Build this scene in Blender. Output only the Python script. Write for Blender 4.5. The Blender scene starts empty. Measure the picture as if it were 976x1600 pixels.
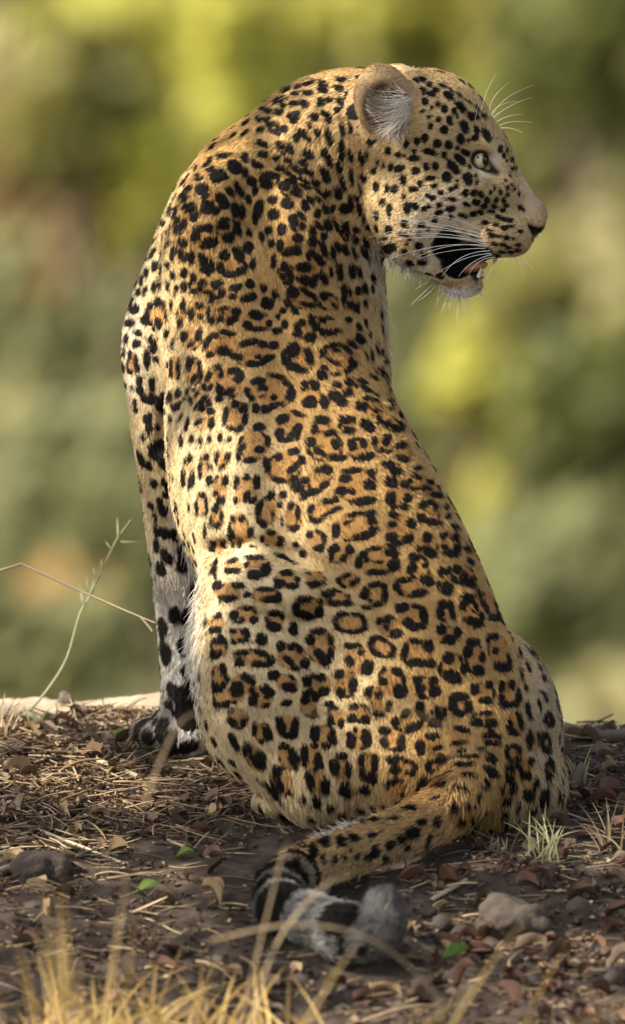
import bpy, bmesh, math, random, time
import numpy as np
from mathutils import Vector, Matrix
from mathutils.bvhtree import BVHTree
T0 = time.time()
rng = np.random.default_rng(7); random.seed(7)
K = 0.00077                      # metres per model unit (about one photograph pixel at the cat)
CAMD = 14.0; DC = CAMD / K
sc = bpy.context.scene
C = sc.collection

# ------------------------------------------------------------------ camera, light, exposure
cam = bpy.data.cameras.new('camera'); camo = bpy.data.objects.new('camera', cam); C.objects.link(camo)
camo.location = (0, -CAMD, 500 * K); camo.rotation_euler = (math.radians(90), 0, 0)
cam.sensor_fit = 'VERTICAL'; cam.sensor_height = 36; cam.sensor_width = 24
cam.lens = 36 * CAMD / (1600 * K)
cam.clip_start = 0.5; cam.clip_end = 2000
cam.dof.use_dof = True; cam.dof.focus_distance = CAMD + 0.02
cam.dof.aperture_fstop = (cam.lens / 1000) / 0.092
sc.camera = camo
w = bpy.data.worlds.new('World'); sc.world = w; w.use_nodes = True
nt = w.node_tree; bg = nt.nodes['Background']
sky = nt.nodes.new('ShaderNodeTexSky'); sky.sky_type = 'NISHITA'; sky.sun_disc = False
SUN_EL, SUN_AZ = math.radians(39), math.radians(-117)   # azimuth from +Y (away from camera) towards +X
sky.sun_elevation = SUN_EL; sky.sun_rotation = SUN_AZ
sky.dust_density = 3; sky.ozone_density = .3
hs = nt.nodes.new('ShaderNodeHueSaturation'); hs.inputs['Saturation'].default_value = .45   # the picture's warm white balance
nt.links.new(sky.outputs[0], hs.inputs['Color']); nt.links.new(hs.outputs[0], bg.inputs[0]); bg.inputs[1].default_value = 0.12
sl = bpy.data.lights.new('sun', 'SUN'); sl.energy = 5.0; sl.angle = math.radians(0.5); sl.color = (1, .90, .74)
so = bpy.data.objects.new('sun', sl); C.objects.link(so)
sdir = Vector((math.sin(SUN_AZ) * math.cos(SUN_EL), math.cos(SUN_AZ) * math.cos(SUN_EL), math.sin(SUN_EL)))
so.rotation_euler = sdir.to_track_quat('Z', 'Y').to_euler()
sc.view_settings.view_transform = 'Standard'; sc.view_settings.look = 'None'; sc.view_settings.exposure = .88
sc.cycles.use_denoising = True
sc.cycles.max_bounces = 6; sc.cycles.diffuse_bounces = 3; sc.cycles.transparent_max_bounces = 8
try: sc.cycles_curves.shape = 'RIBBONS'
except Exception: pass

# ------------------------------------------------------------------ helpers
def P(x, y, d):                  # a point of the picture at depth d, in model units
    f = 1 + d / DC
    return np.array([(x - 488) * f, d, 500 + (800 - y) * f])
def M(x, y, d): return Vector(P(x, y, d) * K)
def tag(o, label=None, cat=None, group=None, kind=None):
    if label: o['label'] = label
    if cat: o['category'] = cat
    if group: o['group'] = group
    if kind: o['kind'] = kind
    return o
def mesh_np(name, V, F, mat=None, parent=None, smooth=True):
    me = bpy.data.meshes.new(name)
    V = np.asarray(V, dtype=np.float32); F = np.asarray(F, dtype=np.int32); n = F.shape[1]
    me.vertices.add(len(V)); me.vertices.foreach_set('co', V.ravel())
    me.loops.add(F.size); me.loops.foreach_set('vertex_index', F.ravel())
    me.polygons.add(len(F)); me.polygons.foreach_set('loop_start', np.arange(0, F.size, n, dtype=np.int32))
    me.polygons.foreach_set('use_smooth', np.full(len(F), smooth))
    me.update(calc_edges=True)
    if mat: me.materials.append(mat)
    o = bpy.data.objects.new(name, me); C.objects.link(o)
    if parent: o.parent = parent
    return o
def smoothstep(a, b, x):
    t = np.clip((x - a) / (b - a), 0, 1); return t * t * (3 - 2 * t)

# value noise in 3D (numpy)
_perm = np.random.default_rng(3).random((32, 32, 32)).astype(np.float32)
def vnoise(p, s):
    q = np.asarray(p, dtype=np.float32) / s; i = np.floor(q).astype(int); f = q - i; f = f * f * (3 - 2 * f)
    r = 0
    for a in (0, 1):
        for b in (0, 1):
            for c in (0, 1):
                wgt = (f[:, 0] if a else 1 - f[:, 0]) * (f[:, 1] if b else 1 - f[:, 1]) * (f[:, 2] if c else 1 - f[:, 2])
                r = r + wgt * _perm[(i[:, 0] + a) & 31, (i[:, 1] + b) & 31, (i[:, 2] + c) & 31]
    return r * 2 - 1

# ------------------------------------------------------------------ ground height (model units)
def ground_h(X, D):
    X = np.asarray(X, float); D = np.asarray(D, float)
    crest = np.where(X < -200, 640, 640 - 190 * smoothstep(-200, 420, X))     # where the mound turns over
    base = 25 + 0.245 * D - 0.00007 * np.clip(-300 - D, 0, 900) ** 2
    over = np.clip(D - crest, 0, None)
    h = base - 0.0011 * np.clip(over, 0, 700) ** 2 - np.clip(over - 700, 0, None) * 1.3
    h = h + 8 * np.sin(X * 0.011 + 1.0) * np.sin(D * 0.008) + 4 * np.sin(X * 0.03 + D * 0.021)
    return np.maximum(h, -700)

# ------------------------------------------------------------------ sculpting field of the leopard's body
LO = np.array([-320., -900., -240.]); HI = np.array([410., 520., 1225.]); H = 3.2
N = np.ceil((HI - LO) / H).astype(int) + 1
gx, gy, gz = (LO[i] + H * np.arange(N[i]) for i in range(3))
FIELD = np.full(N, 80., dtype=np.float32)
def box(lo, hi, m):
    a = np.maximum(np.floor((np.asarray(lo) - m - LO) / H).astype(int), 0)
    b = np.minimum(np.ceil((np.asarray(hi) + m - LO) / H).astype(int) + 1, N)
    s = tuple(slice(a[i], b[i]) for i in range(3))
    X = gx[s[0]].astype(np.float32)[:, None, None]; Y = gy[s[1]].astype(np.float32)[None, :, None]; Z = gz[s[2]].astype(np.float32)[None, None, :]
    return s, X, Y, Z
def join(s, val, k, mode='add'):
    A = FIELD[s]
    if mode == 'add':
        h = np.maximum(k - np.abs(A - val), 0) / k
        FIELD[s] = np.minimum(A, val) - h * h * k * .25
    else:
        val = -val
        h = np.maximum(k - np.abs(A - val), 0) / k
        FIELD[s] = np.maximum(A, val) + h * h * k * .25
def spline(pts, n):
    p = np.array(pts, float); p = np.vstack([2 * p[0] - p[1], p, 2 * p[-1] - p[-2]]); out = []
    for i in range(1, len(p) - 2):
        for t in np.arange(n) / n:
            out.append(.5 * (2 * p[i] + (p[i + 1] - p[i - 1]) * t + (2 * p[i - 1] - 5 * p[i] + 4 * p[i + 1] - p[i + 2]) * t * t + (3 * p[i] - p[i - 1] - 3 * p[i + 1] + p[i + 2]) * t ** 3))
    return out + [p[-2]]
def chain(pts, k=20, sd=1.0, mode='add'):
    if len(pts) > 3: pts = spline(pts, 4)
    q = [(P(x, y, d), r) for x, y, d, r in pts]
    lo = np.min([c - r * max(1, sd) for c, r in q], 0); hi = np.max([c + r * max(1, sd) for c, r in q], 0)
    s, X, Y, Z = box(lo, hi, k + 4)
    val = None
    for (a, ra), (b, rb) in zip(q[:-1], q[1:]):
        ba = b - a; L = float(ba @ ba)
        t = np.clip(((X - a[0]) * ba[0] + (Y - a[1]) * ba[1] + (Z - a[2]) * ba[2]) / L, 0, 1)
        v = np.sqrt((X - a[0] - t * ba[0]) ** 2 + ((Y - a[1] - t * ba[1]) / sd) ** 2 + (Z - a[2] - t * ba[2]) ** 2) - (ra + (rb - ra) * t)
        val = v if val is None else np.minimum(val, v)
    join(s, val.astype(np.float32), k, mode)
def ell(x, y, d, rx, ry, rd, k=20, rot=0, yaw=0, tilt=0, mode='add'):
    """ellipsoid; rot turns it in the picture plane (degrees, clockwise on the picture), yaw about the vertical, tilt about the x axis"""
    c = P(x, y, d)
    R = (Matrix.Rotation(math.radians(yaw), 3, 'Z') @ Matrix.Rotation(math.radians(tilt), 3, 'X') @ Matrix.Rotation(math.radians(rot), 3, 'Y'))
    Rt = np.array(R.transposed()); m = max(rx, ry, rd)
    s, X, Y, Z = box(c - m, c + m, k + 4)
    x_, y_, z_ = X - c[0], Y - c[1], Z - c[2]
    u = (Rt[0, 0] * x_ + Rt[0, 1] * y_ + Rt[0, 2] * z_); v = (Rt[1, 0] * x_ + Rt[1, 1] * y_ + Rt[1, 2] * z_); t = (Rt[2, 0] * x_ + Rt[2, 1] * y_ + Rt[2, 2] * z_)
    k0 = np.sqrt((u / rx) ** 2 + (v / rd) ** 2 + (t / ry) ** 2)
    k1 = np.sqrt((u / rx ** 2) ** 2 + (v / rd ** 2) ** 2 + (t / ry ** 2) ** 2)
    join(s, (k0 * (k0 - 1) / np.maximum(k1, 1e-6)).astype(np.float32), k, mode)

HD = 130        # depth of the head's mid plane
# trunk
chain([(418, 338, 205, 142), (412, 450, 195, 172), (424, 580, 170, 172), (446, 690, 140, 184), (488, 800, 100, 200), (558, 920, 55, 192), (614, 1040, 15, 186), (660, 1140, 0, 178)], 30)
ell(400, 760, 190, 120, 170, 120, 60)                      # belly
ell(700, 1190, -75, 120, 112, 115, 50)                     # rump
# neck
chain([(432, 304, 195, 114), (492, 231, 172, 106), (560, 196, 145, 90), (620, 215, HD, 84)], 40)
chain([(545, 240, 150, 74), (535, 350, 175, 66), (522, 480, 195, 80), (520, 570, 190, 86)], 30)
# shoulder blades and the groove between them
ell(330, 345, 100, 58, 92, 70, 40, rot=18)
ell(462, 370, 78, 62, 100, 62, 40, rot=-12)
chain([(398, 300, 52, 14), (405, 380, 24, 18), (432, 480, 14, 12)], 45, mode='cut')
# left fore limb
chain([(318, 312, 190, 46), (286, 400, 225, 52), (243, 530, 252, 52), (248, 640, 256, 45), (260, 700, 258, 40)], 22)
chain([(254, 680, 256, 44), (262, 790, 285, 38), (273, 900, 312, 35), (281, 1000, 332, 33), (286, 1080, 345, 34), (285, 1130, 352, 38)], 20)
ell(246, 1144, 386, 40, 27, 70, 22, yaw=20)
for dx, dd in ((-22, 60), (-2, 72), (18, 70), (32, 60)): ell(241 + dx, 1148, 372 + dd * .7, 13, 18, 24, 8)
ell(292, 1150, 350, 44, 34, 52, 22)
# right fore limb, behind the left one
chain([(470, 560, 330, 70), (400, 720, 345, 56), (345, 880, 375, 40), (322, 1000, 395, 36), (318, 1100, 405, 36)], 22)
ell(322, 1142, 400, 44, 34, 66, 18)
# left hind limb: thigh, knee, shank, foot
ell(444, 1032, -12, 143, 170, 126, 9)
ell(368, 918, 8, 56, 54, 76, 40)
ell(452, 930, -34, 112, 64, 118, 7, rot=8)
chain([(430, 1130, 0, 108), (500, 1215, -45, 78)], 40)
chain([(430, 1130, 20, 84), (468, 1215, 0, 48), (535, 1258, -20, 42)], 30)
ell(434, 1255, 40, 38, 27, 80, 5)
for i_ in range(4): ell(404 + 9 * i_, 1264 - (2 if i_ in (1, 2) else 0), 10 - 12 * i_ + 60, 9, 13, 18, 5)
# right haunch and foot
ell(738, 1152, 25, 141, 182, 150, 16)
ell(800, 1232, 0, 84, 80, 125, 25)
ell(760, 1262, -60, 80, 46, 80, 25)
# tail
TAIL = [(735, 1225, -165, 50), (690, 1268, -225, 40), (630, 1298, -290, 36), (545, 1330, -390, 36), (480, 1356, -470, 36), (438, 1388, -560, 36), (440, 1418, -660, 38), (492, 1438, -730, 37), (540, 1458, -775, 35), (578, 1464, -800, 34), (598, 1444, -808, 33), (598, 1416, -806, 27)]
chain(TAIL[:6], 16); chain(TAIL[5:9], 8); chain(TAIL[8:], 30)
def surf_d(x, y):                # depth at which the picture ray meets the body sculpted so far
    q = P(x, y, 0); i, k = int(round((q[0] - LO[0]) / H)), int(round((q[2] - LO[2]) / H))
    neg = np.nonzero(FIELD[i, :, k] < 0)[0]; return LO[1] + H * neg[0] if len(neg) else 200
def fold(pts, r, k): chain([(x, y, surf_d(x, y), r) for x, y in pts], k, mode='cut')
fold([(326, 858), (380, 850), (440, 860), (490, 880), (530, 910), (570, 950), (606, 985)], 10, 13)     # above the thigh
fold([(775, 945), (800, 990), (815, 1040)], 5, 14)
fold([(266, 470), (260, 530), (257, 590), (254, 650), (250, 700)], 8, 12)
fold([(545, 450), (575, 500), (600, 550)], 5, 16); fold([(530, 480), (560, 530), (596, 585)], 4, 14)  # stretched skin below the shoulder
fold([(425, 258), (470, 272), (520, 320), (560, 400)], 4, 22)
# head
ell(662, 205, HD, 104, 98, 100, 30)
chain([(676, 204, HD, 82), (742, 242, HD, 56)], 25)
chain([(742, 248, HD, 50), (800, 312, HD, 34), (818, 334, HD, 29)], 16)
ell(829, 338, HD, 25, 29, 28, 10)
for s in (-1, 1): ell(826, 352, HD + s * 13, 22, 18, 16, 8)
for s in (-1, 1):
    ell(776, 364, HD + s * 30, 54, 38, 36, 14, rot=6)
    ell(806, 370, HD + s * 16, 24, 28, 26, 12)          # whisker pads
    ell(655, 310, HD + s * 30, 82, 86, 66, 25)                  # cheeks
    ell(640, 345, HD + s * 30, 52, 66, 60, 25)
    ell(770, 292, HD + s * 34, 34, 44, 26, 18, rot=-45)         # sides of the nose bridge
    ell(745, 222, HD + s * 52, 30, 14, 20, 12, rot=30)          # brow
    ell(722, 292, HD + s * 60, 46, 36, 26, 18, rot=20)          # cheek bone
    chain([(640, 372, HD + s * 40, 36), (700, 420, HD + s * 26, 26), (726, 438, HD + s * 12, 22)], 14)
ell(722, 446, HD, 32, 17, 30, 8)
# open mouth
ell(722, 404, HD + 26, 50, 40, 30, 10)
chain([(697, 386, HD - 130, 24), (697, 386, HD + 8, 17)], 4, mode='cut')
chain([(714, 413, HD - 130, 27), (714, 413, HD + 8, 20)], 4, mode='cut')
chain([(738, 406, HD - 130, 25), (738, 406, HD + 12, 22)], 4, mode='cut')
chain([(768, 420, HD - 130, 16), (768, 420, HD + 100, 16)], 4, mode='cut')
# nostril, eye sockets
for s in (-1, 1):
    chain([(824, 356, HD + s * 34, 5.5), (834, 364, HD + s * 24, 6.5), (845, 362, HD + s * 16, 6)], 4, mode='cut')
    chain([(752, 251, HD + s * 110, 12), (751, 251, HD + s * 46, 12)], 5, mode='cut')
    chain([(768, 266, HD + s * 84, 4), (762, 262, HD + s * 50, 5)], 5, mode='cut')
# ears: a cup each
for s in (-1, 1):
    ex, ed = (600, HD - 84) if s < 0 else (624, HD + 80)
    ell(ex, 158, ed, 49, 60, 34, 14, rot=-18, yaw=s * -25 if s < 0 else -25)
    if s < 0: ell(ex + 3, 172, ed - 27, 33, 39, 26, 16, rot=-18, yaw=25, mode='cut')
    else: ell(ex + 8, 162, ed + 30, 40, 50, 30, 5, rot=-18, yaw=-25, mode='cut')

def surface_nets(F):
    S = F < 0
    cnt = np.zeros(np.array(F.shape) - 1, dtype=np.int8)
    for a in (0, 1):
        for b in (0, 1):
            for c in (0, 1):
                cnt += S[a:F.shape[0] - 1 + a, b:F.shape[1] - 1 + b, c:F.shape[2] - 1 + c]
    idx = np.argwhere((cnt > 0) & (cnt < 8))
    corner = {}
    for a in (0, 1):
        for b in (0, 1):
            for c in (0, 1): corner[a, b, c] = F[idx[:, 0] + a, idx[:, 1] + b, idx[:, 2] + c]
    acc = np.zeros((len(idx), 3)); num = np.zeros(len(idx))
    for p in corner:
        for ax in range(3):
            if p[ax]: continue
            q = list(p); q[ax] = 1; q = tuple(q)
            a, b = corner[p], corner[q]; m = (a < 0) != (b < 0)
            t = np.where(m, a / np.where(m, a - b, 1), 0)
            pos = np.array(p, float)[None].repeat(len(idx), 0); pos[:, ax] += t
            acc[m] += pos[m]; num[m] += 1
    V = LO + H * (idx + acc / num[:, None])
    ids = np.full(cnt.shape, -1, dtype=np.int32); ids[tuple(idx.T)] = np.arange(len(idx))
    Q = []
    for ax in range(3):
        u, v = (ax + 1) % 3, (ax + 2) % 3
        sl0 = [slice(1, -1)] * 3; sl0[ax] = slice(0, -1); sl1 = list(sl0); sl1[ax] = slice(1, None)
        A, B = S[tuple(sl0)], S[tuple(sl1)]
        e = np.argwhere(A != B); inside = A[tuple(e.T)]
        e[:, u] += 1; e[:, v] += 1
        def cid(du, dv):
            q = e.copy(); q[:, u] -= du; q[:, v] -= dv; return ids[tuple(q.T)]
        quad = np.stack([cid(1, 1), cid(0, 1), cid(0, 0), cid(1, 0)], 1)
        quad[~inside] = quad[~inside][:, ::-1]
        Q.append(quad)
    return V, np.concatenate(Q)
V, Q = surface_nets(FIELD)
def laplace(V, Q, n, f=.5):
    for _ in range(n):
        acc = np.zeros_like(V); num = np.zeros(len(V))
        for i in range(4):
            a, b = Q[:, i], Q[:, (i + 1) % 4]
            for ax in range(3):
                acc[:, ax] += np.bincount(a, V[b, ax], len(V)) + np.bincount(b, V[a, ax], len(V))
            num += np.bincount(a, minlength=len(V)) + np.bincount(b, minlength=len(V))
        V = V + f * (acc / num[:, None] - V)
    return V
V = laplace(V, Q, 2)
print('body', len(V), len(Q), round(time.time() - T0, 1))
def normals(V, Q):
    n = np.cross(V[Q[:, 2]] - V[Q[:, 0]], V[Q[:, 3]] - V[Q[:, 1]])
    out = np.zeros_like(V)
    for i in range(4):
        for ax in range(3): out[:, ax] += np.bincount(Q[:, i], n[:, ax], len(V))
    return out / np.maximum(np.linalg.norm(out, axis=1, keepdims=True), 1e-9)
NV = normals(V, Q)
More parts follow.
